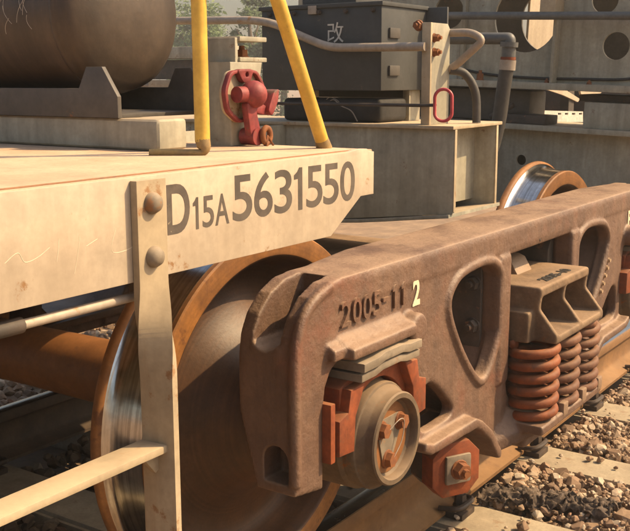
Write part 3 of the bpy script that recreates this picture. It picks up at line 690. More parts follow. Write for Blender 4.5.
# ================================================================== WAGON PLATFORM
wp = thing("wagon_platform", "cream end platform of a flat wagon with black number on its sill", "wagon", (-0.6, 0, 1.05))
XE = -0.166; YS = -1.186
bm = bmesh.new(); box(bm, -3.2, XE - 0.004, YS + 0.002, 1.18, 1.040, 1.0515, 0.002); 
finish(bm, "deck_plate", "deck_dust", wp, 30)
ol = [(-3.2, 0.905), (-0.312, 0.905), (-0.212, 0.967), (XE, 0.967), (XE, 1.047), (-0.186, 1.0498), (-0.19, 1.0535), (-0.215, 1.0548), (-0.26, 1.0505), (-3.2, 1.0505)]
finish(prism_xz([ol], YS, YS + 0.012, 0.0015), "side_sill", "cream_paint", wp, 30)
ol2 = [(a, b) for a, b in [(-3.2, 0.905), (-0.312, 0.905), (-0.212, 0.967), (XE, 0.967), (XE, 1.04), (-3.2, 1.04)]]
finish(prism_xz([ol2], 1.17, 1.182, 0.001), "side_sill", "cream_paint", wp, 30)
mkbox("end_sill", "olive_grey", wp, XE - 0.014, XE - 0.002, YS + 0.013, 1.169, 0.967, 1.0395, 0.001)
for y in (-0.30, 0.29):
    mkbox("centre_sill", "olive_grey", wp, -3.2, 0.768, y, y + 0.012, 0.74, 1.0395, 0.001)
for x in (-2.2, -1.3, -0.62):
    mkbox("cross_member", "olive_grey", wp, x, x + 0.01, YS + 0.03, 1.15, 0.915, 1.0395, 0.001)
mkbox("shade_deck", "olive_grey", wp, XE + 0.001, 0.752, -0.34, 1.15, 0.945, 0.953, 0.001)  # unseen plate added to block the sun over the far side of the bogie
mktube('weld_bead', 'axle_rust', wp, [(-3.1 + 0.02 * k, YS + 0.0125 + 0.0006 * math.sin(k * 1.7), 1.0515) for k in range(145)], 0.0022, 6)
# number
YL = YS - 0.0002
place_text("D", -0.7355, -0.687, 0.962, 1.034, YL, "number_lettering", "lettering_paint", wp, 0.0002, 0.024)
for ch, a, b in zip("15A", (-0.680, -0.659, -0.630), (-0.668, -0.633, -0.597)):
    place_text(ch, a, b, 0.963, 1.0105, YL, "number_lettering", "lettering_paint", wp, 0.0002, 0.008)
x = -0.588; pitch = (0.588 - 0.230) / 7.0
for i, ch in enumerate("5631550"):
    a = -0.588 + [0, .054, .108, .163, .199, .251, .305][i]; b = a + (0.049 if ch != '1' else 0.024)
    place_text(ch, a, b, 0.963, 1.035, YL, "number_lettering", "lettering_paint", wp, 0.0002, 0.009)
# chalk scratches on the sill
rnd = random.Random(5)
def scratch(pts, y, parent, mat="chalk_faint", r=0.0005):
    bm = bmesh.new(); tube(bm, smooth_path([(a, y, b) for a, b in pts], 5), r, 5); return finish(bm, "chalk_mark", mat, parent)
for pts in ([(-0.90, 0.985), (-0.905, 0.96), (-0.912, 0.935)], [(-0.935, 0.985), (-0.937, 0.97), (-0.94, 0.955)], [(-0.836, 0.985), (-0.845, 0.962), (-0.84, 0.952), (-0.815, 0.953), (-0.795, 0.960)], [(-1.02, 0.965), (-1.0, 0.975), (-0.99, 0.962), (-0.97, 0.965), (-0.95, 0.975)], [(-0.89, 0.968), (-0.87, 0.975)]):
    scratch(pts, YS + 0.0001, wp)
# stirrup step: flat bar that twists below the sill
st_c = (-0.779, YS - 0.007)
bm = bmesh.new(); rings = []
zs = [1.046, 1.0, 0.95, 0.905] + [0.905 - 0.15 * k / 22 for k in range(1, 23)] + [0.74, 0.69, 0.6, 0.5, 0.42]
for z in zs:
    t = max(0, min(1, (0.905 - z) / 0.15)); t = t * t * (3 - 2 * t); an = -R(84) * t
    hw, ht = 0.0285 * (1 - 0.17 * math.sin(PI * t)), 0.006; cx = st_c[0] + 0.004 * t; cy = st_c[1] - 0.004 * t
    rr = []
    for a, b in ((-hw, -ht), (hw, -ht), (hw, ht), (-hw, ht)):
        rr.append(bm.verts.new((cx + a * math.cos(an) - b * math.sin(an), cy + a * math.sin(an) + b * math.cos(an), z)))
    rings.append(rr)
for A, B in zip(rings, rings[1:]):
    for k in range(4): bm.faces.new((A[k], A[(k + 1) % 4], B[(k + 1) % 4], B[k]))
bm.faces.new(rings[0]); bm.faces.new(rings[-1][::-1])
es = [e for e in bm.edges if abs(e.verts[0].co.z - e.verts[1].co.z) > 1e-4 or e.verts[0].co.z > 1.04]
ss = finish(bm, "stirrup_step", "sand_plate", wp, 40)
for z in (1.014, 0.939):
    bm = bmesh.new(); lathe(bm, [(0.0155, st_c[1] - 0.005), (0.015, st_c[1] - 0.010), (0.0115, st_c[1] - 0.0165), (0.006, st_c[1] - 0.0195), (0.001, st_c[1] - 0.0203)], (st_c[0], 0, z), 'Y', 28); finish(bm, "rivet", "grey_pad", ss, 60)
bm = bmesh.new(); box(bm, -1.45, st_c[0] + 0.002, -1.214, -1.166, 0.655, 0.666, 0.002); finish(bm, "tread_plate", "sand_plate", ss, 40)
finish(prism_xz([[(-0.776, 0.66), (-0.776, 0.628), (-0.787, 0.622), (-0.815, 0.656)]], -1.197, -1.188, 0.001), "gusset", "sand_plate", ss, 30)
# handrails
hA = mktube("handrail", "yellow_paint", wp, fillet([(-0.455, -1.013, 1.075), (-0.459, -1.013, 1.62), (-0.459, -0.75, 1.75)], 0.1), 0.0132, 20)
fp = fillet([(-0.455, -1.013, 1.078), (-0.456, -1.020, 1.0555), (-0.509, -0.938, 1.0560)], 0.014, 6)
mktube("rail_foot", "yellow_foot", hA, fp, [0.0134 - 0.0068 * min(1, k / 5) for k in range(len(fp))], 16)
d = Vector((-0.331 + 0.19, 0.0, 1.317 - 1.059)); b0 = Vector((-0.192, -1.091, 1.05)); d.normalize()
hB = mktube("handrail", "yellow_paint", wp, fillet([b0 + d * 0.02, b0 + d * 0.62, b0 + d * 0.62 + Vector((-0.1, 0.2, 0.1))], 0.1), 0.0132, 20)
mktube("rail_foot", "yellow_foot", hB, [b0, b0 + d * 0.021], [0.0155, 0.0134], 20)
# column carrying the red lock, with folded bracket
cz1 = 1.214
bm = bmesh.new(); ol = [(-0.250, -0.912), (-0.145, -0.912), (-0.145, -0.80), (-0.250, -0.80)]
finish(prism_xz([[(-0.252, 1.0516), (-0.187, 1.0516), (-0.150, cz1), (-0.252, cz1)]], -0.912, -0.845, 0.002), "support_column", "olive_grey", wp, 30)
br = bmesh.new()
box(br, -0.215, -0.206, -0.895, -0.79, 1.10, 1.262, 0.002); box(br, -0.2055, -0.118, -0.9, -0.79, 1.255, 1.2645, 0.002); box(br, -0.2055, -0.118, -0.9, -0.79, 1.215, 1.224, 0.002)
finish(br, "folded_bracket", "olive_grey", wp, 30)
mkbolt("bracket_bolt", "bolt_rust", wp, (-0.15, -0.86, 1.224), (0, 0, 1), 0.013, 0.016)
# channel beam and saddle for the air tank
mkbox("channel_beam", "olive_grey", wp, -0.44, -0.36, -0.895, 0.85, 1.052, 1.110, 0.010, 3)
sdl = [(-0.802, 1.1105), (-0.802, 1.150), (-0.764, 1.2045), (-0.722, 1.2045), (-0.70, 1.165), (0.70, 1.165), (0.722, 1.2045), (0.764, 1.2045), (0.802, 1.15), (0.802, 1.1105)]
finish(prism_yz([sdl], -0.447, -0.437, 0.001), "tank_saddle", "dark_saddle", wp, 30)
finish(prism_yz([sdl], -0.20, -0.19, 0.001), "tank_saddle", "dark_saddle", wp, 30)
mkbox("saddle_base", "dark_saddle", wp, -0.4365, -0.2005, -0.795, 0.795, 1.1105, 1.118, 0.001)

# air tank across the deck
TX, TZ, TR = -0.316, 1.312, 0.155
at = thing("air_reservoir", "dark brown scratched air tank lying across the platform in a saddle", "air tank", (TX, 0, TZ - TR))
mklathe("shell", "tank_brown", at, [(TR, -0.67), (TR, 0.67)], (TX, 0, TZ), seg=128, smooth=40)
for s in (-1, 1):
    pr = [(TR + 0.0002, s * 0.656), (TR + 0.0035, s * 0.658), (TR + 0.0045, s * 0.665), (TR + 0.0025, s * 0.671), (TR - 0.0005, s * 0.675), (TR, s * 0.685), (TR - 0.005, s * 0.698), (TR - 0.02, s * 0.71), (TR - 0.06, s * 0.725), (TR - 0.11, s * 0.733), (0.001, s * 0.736)]
    mklathe("dished_end", "tank_brown", at, pr, (TX, 0, TZ), seg=128, smooth=60)
def on_tank(y, ang, r=TR + 0.0002): return (TX - r * math.cos(R(ang)), y, TZ + r * math.sin(R(ang)))
for k in range(60):
    y = -0.60 + rnd.random() * 0.62; a = -16 + rnd.random() * 26; L_ = 0.03 + rnd.random() * 0.05
    dy, da = (rnd.random() - .5) * 0.06, rnd.uniform(8, 22)
    pts = [on_tank(y + dy * t + 0.006 * math.sin(t * 3), a + da * t) for t in [i / 6 for i in range(7)]]
    bm = bmesh.new(); tube(bm, pts, 0.0004, 5); finish(bm, "chalk_scratch", "chalk", at)

# red lock on the column
lk = thing("red_lock", "faded red lock with ball knob and hanging lever on the grey column", "lock", (-0.225, -0.92, 1.15))
cx, cz = -0.224, 1.150
octo = [(cx - 0.046, cz + 0.048), (cx + 0.036, cz + 0.050), (cx + 0.060, cz + 0.020), (cx + 0.066, cz - 0.012), (cx + 0.038, cz - 0.040), (cx - 0.020, cz - 0.055), (cx - 0.058, cz - 0.030), (cx - 0.066, cz + 0.010)]
def rounded(pl, n=5, f=0.28):
    out = []
    N = len(pl)
    for i in range(N):
        a, b, c = Vector(pl[i - 1]), Vector(pl[i]), Vector(pl[(i + 1) % N])
        p0 = b + (a - b) * f; p1 = b + (c - b) * f
        for k in range(n + 1):
            t = k / n; q = p0 * (1 - t) ** 2 + b * 2 * t * (1 - t) + p1 * t * t; out.append((q.x, q.y))
    return out
finish(prism_xz([rounded(octo)], -0.919, -0.9125, 0.001), "back_plate", "sand_plate", lk, 30)
inn = [(cx + (a - cx) * .87, cz + (b - cz) * .87) for a, b in octo]
finish(prism_xz([rounded(octo), rounded(inn)], -0.929, -0.917, 0.002), "rim", "faded_red", lk, 35)
finish(prism_xz([rounded([(cx - 0.030, cz + 0.050), (cx + 0.022, cz + 0.051), (cx + 0.010, cz + 0.024), (cx - 0.012, cz + 0.024)]), circ(cx, cz + 0.040, 0.005, 14)], -0.932, -0.918, 0.002), "top_lug", "faded_red", lk, 35)
bm = bmesh.new(); lathe(bm, [(0.014, -0.918)] + [(0.027 * math.sin(a), -0.945 - 0.027 * math.cos(a)) for a in [PI * k / 12 for k in range(11, 0, -1)]] + [(0.001, -0.972)], (cx + 0.002, 0, cz + 0.002), 'Y', 32)
finish(bm, "ball_knob", "faded_red", lk, 60)
mktube("side_spigot", "faded_red", lk, [(cx - 0.042, -0.938, cz + 0.002), (cx - 0.01, -0.940, cz + 0.002)], 0.0155, 20)
lv = [(cx - 0.026, cz - 0.012), (cx + 0.002, cz - 0.018), (cx + 0.022, cz - 0.080), (cx + 0.014, cz - 0.096), (cx - 0.006, cz - 0.094), (cx - 0.014, cz - 0.075)]
finish(prism_xz([rounded(lv)], -0.950, -0.934, 0.003), "lever", "faded_red", lk, 35)
finish(prism_xz([rounded([(cx - 0.01, cz - 0.03), (cx + 0.040, cz - 0.040), (cx + 0.045, cz - 0.022), (cx + 0.01, cz - 0.01)])], -0.946, -0.93, 0.002), "cross_arm", "faded_red", lk, 35)
finish(prism_xz([rounded([(cx + 0.036, cz - 0.030), (cx + 0.056, cz + 0.008), (cx + 0.074, cz + 0.012), (cx + 0.070, cz - 0.012), (cx + 0.050, cz - 0.042)])], -0.955, -0.92, 0.002), "stop_block", "faded_red", lk, 35)
mklathe("pin_boss", "faded_red", lk, [(0.001, -0.918), (0.017, -0.918), (0.017, -0.954), (0.001, -0.954)], (cx + 0.004, 0, cz - 0.080), 'Y', 24)
bm = bmesh.new(); tube(bm, [(cx + 0.022 + 0.012 * math.cos(2 * PI * k / 20), -0.960, cz - 0.078 + 0.015 * math.sin(2 * PI * k / 20)) for k in range(20)], 0.006, 8, closed=True)
finish(bm, "ring_nut", "bolt_rust", lk, 60)
bm = bmesh.new(); tube(bm, [(cx + 0.022, -0.962, cz - 0.078), (cx + 0.014, -0.968, cz - 0.1)], 0.0024, 6); tube(bm, [(cx + 0.022, -0.962, cz - 0.078), (cx + 0.034, -0.968, cz - 0.098)], 0.0024, 6)
finish(bm, "split_pin", "bolt_rust", lk, 60)

# slack rod under the sill
mr = thing("brake_rod", "thin dusty steel rod running behind the sill below the deck", "rod", (-1.0, -1.10, 0.855))
mktube("rod", "galv_pipe", mr, [(-1.02, -1.166, 0.8795), (-0.745, -1.166, 0.8795)], 0.0066, 12)
mktube("sleeve", "dark_iron", mr, [(-1.6, -1.166, 0.8795), (-0.985, -1.166, 0.8795)], 0.0105, 12)
bm = bmesh.new(); box(bm, -0.752, -0.742, -1.176, -1.12, 0.872, 1.039, 0.002); finish(bm, "hanger", "dark_iron", mr, 30)
# brake lever with holes hanging behind
bl = thing("brake_lever", "black brake lever with a row of holes in the shade under the deck", "lever", (0.35, 0.62, 0.7))
ol = [(0.05, 0.62), (0.75, 0.66), (0.75, 0.74), (0.05, 0.72)]
finish(prism_xz([ol] + [circ(0.12 + 0.09 * k, 0.672 + 0.005 * k, 0.018, 14) for k in range(7)], 0.55, 0.565, 0.001), "plate", "dark_iron", bl, 30)
mktube("hanger_pin", "dark_iron", bl, [(0.70, 0.55, 0.70), (0.70, 0.31, 0.76)], 0.02, 12)

# ================================================================== BODY BOLSTER (cross beam over the bogie)
bb = thing("cross_beam", "grey green cross beam with flanged end standing above the side frame", "beam", (0.93, 0, 0.75))
YB = -0.886
finish(prism_xy([[(0.755, YB - 0.004), (1.128, YB + 0.014), (1.128, 0.9), (0.755, 0.9)]], 1.040, 1.050, 0.0015), "top_plate", "sand_plate", bb, 30)
fw = [(YB, 1.0395), (0.9, 1.0395), (0.9, 0.80), (0.45, 0.752), (-0.45, 0.752), (YB, 0.80)]
finish(prism_yz([fw], 0.770, 0.782, 0.001), "front_web", "olive_grey", bb, 30)
fw2 = [(YB + 0.016, 1.0395), (0.9, 1.0395), (0.9, 0.80), (0.45, 0.752), (-0.45, 0.752), (YB + 0.016, 0.79)]
finish(prism_yz([fw2], 1.085, 1.097, 0.001), "rear_web", "olive_grey", bb, 30)
for y in (-0.80, -0.45, 0.0):
    mkbox("diaphragm", "olive_grey", bb, 0.7825, 1.0845, y, y + 0.01, 0.81, 1.0395, 0.001)
bfl = smooth_path([(0.9, 0.80, 0), (0.5, 0.757, 0), (0.2, 0.7515, 0), (-0.2, 0.7515, 0), (-0.5, 0.757, 0), (-0.78, 0.788, 0), (YB + 0.006, 0.80, 0)], 4)
up = [(p.x, p.y - 0.001) for p in bfl]; lo = [(p.x, p.y - 0.011) for p in bfl][::-1]
finish(prism_yz([up + lo], 0.757, 1.11, 0.001), "bottom_flange", "olive_grey", bb, 30)
# lighter strips paint sunlight into the colour of the web ends
mkbox("lit_web_edge", "sand_plate", bb, 0.7695, 0.7825, YB - 0.003, YB - 0.0005, 0.806, 1.0393, 0.0005)
mkbox("lit_web_edge", "sand_plate", bb, 1.0845, 1.0975, YB + 0.0125, YB + 0.0155, 0.797, 1.0393, 0.0005)

mkbox("rear_shade_deck", "olive_grey", bb, 1.0975, 2.38, -0.12, 1.15, 0.90, 0.91, 0.001)  # unseen plate added behind the beam to keep sun off the bogie
# equipment box on the beam
eb = thing("equipment_box", "dark grey steel box with white painted character on the cross beam", "box", (0.9, -0.42, 1.05))
mkbox("case", "box_grey", eb, 0.80, 1.075, -0.627, -0.185, 1.146, 1.405, 0.004)
finish(text_bm("改", 0, 1, 0, 1), "tmp", "white_paint")
tmpo = bpy.data.objects["tmp"]; tme = tmpo.data
bm = bmesh.new(); bm.from_mesh(tme); bpy.data.objects.remove(tmpo); bpy.data.meshes.remove(tme)
for v in bm.verts: v.co = Vector((0.7985 + v.co.y, -0.437 - v.co.x * 0.058, 1.289 + v.co.z * 0.060))
finish(bm, "painted_character", "white_paint", eb)
mkbox("name_plate", "dark_saddle", eb, 0.797, 0.7995, -0.315, -0.275, 1.255, 1.285, 0.0005)
mkbox("lid", "box_grey", eb, 0.86, 1.02, -0.50, -0.30, 1.4055, 1.43, 0.004)
for y in (-0.60, -0.21):
    mkbox("foot", "olive_grey", eb, 1.0, 1.07, y - 0.012, y + 0.012, 1.0505, 1.1455, 0.002)
mkbox("top_flange", "box_grey", eb, 0.794, 1.08, -0.633, -0.179, 1.392, 1.404, 0.001)
for k in range(5): mkbolt("flange_bolt", "dark_iron", eb, (0.794, -0.60 + k * 0.095, 1.38), (-1, 0, 0), 0.006, 0.006, stud=False)
mkbox("side_flange", "box_grey", eb, 1.0755, 1.085, -0.70, -0.18, 1.12, 1.40, 0.002)
tr = thing("rubber_mount", "black rounded case under the dark grey box", "case", (0.9, -0.45, 1.05))
mkbox("body", "dark_rubber", tr, 0.82, 0.99, -0.612, -0.25, 1.0508, 1.122, 0.018, 4)
mktube("loose_wire", "galv_pipe", tr, smooth_path([(0.83, -0.42, 1.11), (0.815, -0.45, 1.118), (0.81, -0.48, 1.10), (0.805, -0.52, 1.085), (0.80, -0.545, 1.0545)], 6), 0.0018, 6)
mktube("loop_wire", "galv_pipe", tr, smooth_path([(0.83, -0.40, 1.105), (0.822, -0.43, 1.125), (0.82, -0.465, 1.112), (0.83, -0.45, 1.098)], 6), 0.0015, 6)

mkbox("latch", "galv_pipe", eb, 0.791, 0.7995, -0.40, -0.37, 1.375, 1.40, 0.001)
for zz in (1.19, 1.30): mkbox("hinge", "dark_saddle", eb, 0.84, 0.90, -0.634, -0.6275, zz, zz + 0.03, 0.002)
# bracket plate with pipe clamps
bk = thing("bracket_plate", "upright cream bracket plate with rusty bolts beside the dark box", "bracket", (0.87, -0.80, 1.05))
pl = [(-0.765, 1.0505), (-0.835, 1.0505), (-0.835, 1.315), (-0.822, 1.335), (-0.775, 1.335), (-0.765, 1.325)]
pl = [(0.785, 1.0505), (0.90, 1.0505), (0.90, 1.322), (0.885, 1.337), (0.785, 1.337)]
finish(prism_xz([pl], -0.800, -0.790, 0.001), "plate", "olive_grey", bk, 30)
mkbox("front_edge", "sand_plate", bk, 0.775, 0.7845, -0.803, -0.775, 1.0505, 1.337, 0.001)
for z in (1.295, 1.255):
    mkbolt("bolt", "bolt_rust", bk, (0.80, -0.8005, z), (0, -1, 0), 0.011, 0.016)
mkbolt("bolt", "bolt_rust", bk, (0.79, -0.755, 1.33), (-1, 0, 0), 0.013, 0.014)
gp = thing("pipe_handrail", "grey steel pipe with a kink running past the dark box to the bracket", "pipe", (0.76, -0.4, 1.27))
mktube("pipe", "galv_pipe", gp, fillet([(0.768, -0.79, 1.270), (0.768, -0.465, 1.273), (0.768, -0.36, 1.310), (0.768, -0.255, 1.352), (0.768, -0.17, 1.364), (0.768, 0.6, 1.385)], 0.045), 0.0125, 18)
hp = thing("hairpin_pipe", "pale pipe bent into a hairpin behind the bracket plate", "pipe", (0.9, -0.85, 1.2))
mktube("pipe", "galv_pipe", hp, fillet([(0.905, -0.770, 1.198), (0.905, -0.815, 1.216), (0.905, -0.905, 1.290), (0.905, -0.865, 1.312), (0.905, -0.770, 1.312)], 0.028), 0.0115, 16)
rh = thing("release_handle", "red oval pull ring on the end of a thin rod", "handle", (0.75, -0.85, 1.1))
bm = bmesh.new(); rp = []
for k in range(28):
    a = 2 * PI * k / 28; rp.append((0.745 + 0.006 * math.cos(a), -0.862 - 0.024 * math.cos(a), 1.108 + 0.024 * math.sin(a) + (0.020 if math.sin(a) > 0 else -0.020)))
tube(bm, rp, 0.0048, 8, closed=True); finish(bm, "ring", "handle_red", rh, 60)
mktube("rod", "dark_iron", rh, [(0.745, -0.838, 1.108), (0.762, -0.78, 1.106), (0.762, 0.3, 1.106)], 0.0048, 8)
ch = thing("curved_hose", "dark curved hose dropping behind the bracket plate", "hose", (1.0, -0.8, 1.05))
mktube("hose", "hose_rubber", ch, smooth_path([(0.905, -0.800, 1.205), (0.93, -0.835, 1.195), (0.95, -0.862, 1.14), (0.95, -0.868, 1.0515)], 6), 0.0125, 14)

# air hose with elbow
ah = thing("air_hose", "thick dark rubber hose hanging from a grey elbow fitting", "hose", (1.6, -0.64, 0.9))
def at_(px, py, x):
    v = VD + VR * ((px - 315) / 990.96) - VU * ((py - 265.5) / 990.96); t = (x - CAM.x) / v.x
    return CAM + v * t
mktube("hose", "hose_rubber", ah, smooth_path([at_(507, 66, 1.6), at_(503, 92, 1.6), at_(499, 120, 1.6), at_(492, 148, 1.59), at_(483, 166, 1.57)], 6), 0.026, 18)
mktube("coupling", "galv_pipe", ah, [at_(508, 60, 1.6), at_(507, 70, 1.6)], 0.029, 20)
mktube("red_band", "primer_red", ah, [at_(508.2, 57, 1.6), at_(508, 60, 1.6)], 0.027, 20)
mktube("collar", "grey_pipe", ah, [at_(509, 47, 1.6), at_(508.5, 57, 1.6)], 0.025, 20)
mktube("nut", "grey_pipe", ah, [at_(509.5, 42, 1.6), at_(509, 47, 1.6)], 0.034, 8)
mktube("elbow_pipe", "grey_pipe", ah, fillet([at_(438, 38.5, 1.6), at_(510, 38.5, 1.6), at_(509.6, 44, 1.6)], 0.035), 0.021, 18)

# ================================================================== LOAD GIRDER and lower beam behind
GX = 2.5
lg = thing("load_girder", "grey green plate girder with round holes standing behind the bogie", "girder", (GX, -0.4, 0.9))
lg.rotation_euler = (R(2.1), 0, 0)
def yz(px, py, x=GX):
    p = at_(px, py, x); y, z = p.y + 0.4, p.z - 0.9
    c, s = math.cos(R(-2.1)), math.sin(R(-2.1)); return (-0.4 + y * c - z * s, 0.9 + y * s + z * c)
h1 = yz(526, 18); h2 = yz(616, 46); h3 = yz(605, 2); h4 = yz(449, 12)
web = [(-1.15, 1.165), (0.9, 1.165), (0.9, 1.95), (-1.15, 1.95)]
finish(prism_yz([web, circ(*h1, 0.15, 36), circ(*h2, 0.058, 30), circ(h3[0], h3[1] + 0.01, 0.058, 30), circ(h4[0], h4[1], 0.075, 30)], GX, GX + 0.014), "web", "olive_grey", lg, 30)
mkbox("bottom_flange", "olive_grey", lg, GX - 0.07, GX + 0.3, -1.15, 0.9, 1.135, 1.1645, 0.002)
vx = yz(556, 40)[0]
mkbox("stiffener", "olive_grey", lg, GX - 0.06, GX - 0.001, vx - 0.02, vx - 0.006, 1.1655, 1.95, 0.001)
mkbox("stiffener", "olive_grey", lg, GX - 0.03, GX - 0.001, vx + 0.43, vx + 0.445, 1.1655, 1.95, 0.001)
rh_ = yz(552, 20, GX + 0.256)
finish(prism_yz([[(-1.15, 1.1655), (0.9, 1.1655), (0.9, 1.95), (-1.15, 1.95)], circ(*rh_, 0.15, 36)], GX + 0.256, GX + 0.268), "rear_web", "dark_saddle", lg, 30)  # dark colour paints the unlit inside of the girder behind the holes
mkbox("cross_plate", "cream_paint", lg, GX + 0.30, GX + 1.3, rh_[0] + 0.13, rh_[0] + 0.142, 1.1655, 1.95, 0.001)
a, b = yz(430, 15.7, 2.4), yz(632, 13.3, 2.4)
gpn = mktube("handrail_pipe", "grey_pipe", lg, [(2.4, 0.6, a[1]), (2.4, -1.2, a[1])], 0.017, 14)
cl = yz(549, 5, 2.41); mkbox("pipe_clamp", "sand_plate", lg, 2.395, 2.4995, cl[0] - 0.035, cl[0] + 0.035, cl[1] - 0.03, cl[1] + 0.05, 0.003)
bf = yz(484, 73); mkbolt("bolt", "bolt_rust", lg, (GX - 0.04, bf[0], 1.165), (0, 0, 1), 0.016, 0.03)
mktube("cable", "dark_rubber", lg, smooth_path([(GX - 0.006, -1.1, 1.36), (GX - 0.006, -0.9, 1.21), (GX - 0.006, -0.6, 1.185), (GX - 0.006, -0.2, 1.19), (GX - 0.006, 0.1, 1.24)], 8), 0.006, 8)
for k in range(7): mkbolt("flange_bolt", "bolt_rust", lg, (GX - 0.045, -1.05 + k * 0.19, 1.165), (0, 0, 1), 0.010, 0.012)
# lower beam
lb = thing("lower_beam", "grey green cross beam with a small round hole behind the far wheel", "beam", (GX, -0.4, 0.6))
lb.rotation_euler = (R(2.1), 0, 0)
def yz2(px, py, x=GX):
    p = at_(px, py, x); y, z = p.y + 0.4, p.z - 0.6
    c, s = math.cos(R(-2.1)), math.sin(R(-2.1)); return (-0.4 + y * c - z * s, 0.6 + y * s + z * c)
hh = yz2(521, 160)
finish(prism_yz([[(-1.15, 0.62), (0.9, 0.62), (0.9, 0.955), (-1.15, 0.955)], circ(*hh, 0.024, 24)], GX, GX + 0.014), "web", "olive_grey", lb, 30)
mkbox("top_plate", "olive_grey", lb, GX - 0.08, GX + 0.35, -1.15, 0.9, 0.9555, 0.978, 0.002)
mkbox("bottom_plate", "olive_grey", lb, GX - 0.08, GX + 0.35, -1.15, 0.9, 0.60, 0.6195, 0.002)
mkbox('rear_web', 'dark_saddle', lb, GX + 0.3, GX + 0.312, -1.15, 0.9, 0.6205, 0.955, 0.001)  # dark sheet added behind the hole, shade painted into its colour
sx_ = yz2(489, 185)[0]
mkbox("stiffener", "olive_grey", lb, GX - 0.05, GX - 0.001, sx_ - 0.006, sx_ + 0.006, 0.6205, 0.955, 0.001)
ps = yz2(588, 108)
mkbox("spacer", "olive_grey", lb, GX - 0.05, GX + 0.25, -1.12, ps[0], 0.9785, 1.09, 0.003)
mkbox("bearing_block", "dark_iron", lb, GX + 0.02, GX + 0.3, -1.1, ps[0] + 0.05, 1.0905, 1.12, 0.003)
mkbox("packing_block", "dark_iron", lb, GX - 0.03, GX + 0.12, yz2(548, 120)[0], yz2(505, 120)[0], 0.979, 1.02, 0.006)
b1 = yz2(505, 105); mkbox("side_bearer", "dark_saddle", lb, GX + 0.05, GX + 0.25, b1[0] - 0.10, b1[0] + 0.95, 0.979, 1.125, 0.02)
mktube("bracket_rod", "dark_iron", lb, [(GX - 0.02, b1[0] - 0.05, 1.06), (GX - 0.02, b1[0] + 0.06, 1.0)], 0.012, 8)
# slotted rail further behind, sunlit
sr = thing("slotted_strip", "pale steel strip with square slots seen through the gap under the girder", "strip", (3.4, 0, 0.95))
def aty(px, py, y):
    v = VD + VR * ((px - 315) / 990.96) - VU * ((py - 265.5) / 990.96); t = (y - CAM.y) / v.y
    return CAM + v * t
ys_ = -0.22
def xz(px, py): p = aty(px, py, ys_); return (p.x, p.z)
ol = [xz(528, 122.5), xz(583, 122), xz(583, 111.5), xz(545, 110.5)]
hl = []
for k in range(4):
    u = 558 + k * 7; hl.append([xz(u, 114.8), xz(u + 3.2, 114.6), xz(u + 3.2, 112.8), xz(u, 113)])
finish(prism_xz([ol] + hl, ys_, ys_ + 0.01), "strip", "white_paint", sr, 30)
ol = [xz(536, 86), xz(552, 86), xz(566, 90), xz(580, 99), xz(578, 102), xz(563, 95), xz(548, 90)]
finish(prism_xz([ol], ys_, ys_ + 0.01), "curved_strip", "cream_paint", sr, 30)
ol = [xz(579, 87), xz(597, 88), xz(602, 92), xz(598, 95), xz(597, 101), xz(583, 101)]
finish(prism_xz([ol], ys_ - 0.001, ys_ + 0.011), "notched_plate", "cream_paint", sr, 30)
mkbox("post", "dark_iron", sr, xz(570, 120)[0], xz(570, 120)[0] + 0.08, ys_ + 0.011, ys_ + 0.06, -0.30, 1.3, 0.002)
mkbox("back_plate", "dark_iron", sr, 4.2, 4.21, -0.5, 1.6, 0.75, 1.25, 0.002)  # dark backing added so the gap under the girder stays dark
mkbox("back_plate_leg", "dark_iron", sr, 4.211, 4.26, 0.2, 0.3, -0.30, 1.2, 0.002)

# ================================================================== RAG on the ballast
rg = bmesh.new(); rnd = random.Random(11)
bmesh.ops.create_grid(rg, x_segments=90, y_segments=26, size=0.5)
for v in rg.verts:
    u, t = v.co.x * 2, v.co.y * 2
    q = Vector((u * 6, t * 2.5, 0))
    wd = 0.055 + 0.025 * mnoise.noise(Vector((u * 3, 1, 0)))
    x = 1.14 + 0.05 * u + 0.05 * mnoise.noise(Vector((u * 2.4, 0, 3))) + t * wd + 0.01 * mnoise.noise(q * 2 + Vector((3, 3, 3)))
    y = -1.07 - 0.20 * u + 0.03 * mnoise.noise(Vector((u * 5, t * 3, 7)))
    z = -0.158 + 0.024 * (1 - abs(mnoise.noise(q)) * 2) + 0.012 * mnoise.noise(q * 2.3) + 0.005 * mnoise.noise(q * 6) - 0.02 * t * t
    v.co = Vector((x, y, z))
rme = bpy.data.meshes.new("oily_rag"); rg.to_mesh(rme); rg.free()
ro = link("oily_rag", rme, "rag_cloth", None, 180); sm = ro.modifiers.new("s", 'SOLIDIFY'); sm.thickness = 0.004
tag(ro, "crumpled black oily rag lying on the ballast between two sleepers", "rag")

# ================================================================== BACKGROUND: wagon beyond and trees
nw = thing("distant_wagon", "parts of another flat wagon seen past the air tank", "wagon", (5.0, 4.3, 0.5))
mkbox("deck_beam", "olive_grey", nw, 4.9, 5.1, 3.3, 6.5, 1.36, 1.46, 0.004)
mkbox("lower_beam", "olive_grey", nw, 5.1, 5.3, 3.2, 6.5, 0.76, 1.10, 0.004)
mkbox("axle_guard", "dark_iron", nw, 4.95, 5.1, 3.4, 6.4, 1.18, 1.35, 0.01)
mkbox("bearing_plate", "sand_plate", nw, 4.9, 5.08, 3.55, 4.25, 1.105, 1.175, 0.01)
mkbox("red_board", "primer_red", nw, 5.05, 5.095, 4.15, 4.75, 0.95, 1.01, 0.004)
mkbox("black_box", "dark_rubber", nw, 5.0, 5.09, 4.42, 4.56, 0.84, 0.98, 0.02)
mktube("stand_pipe", "galv_pipe", nw, fillet([(5.0, 4.22, 0.80), (5.0, 4.22, 1.12), (5.0, 4.6, 1.14)], 0.05), 0.022, 12)
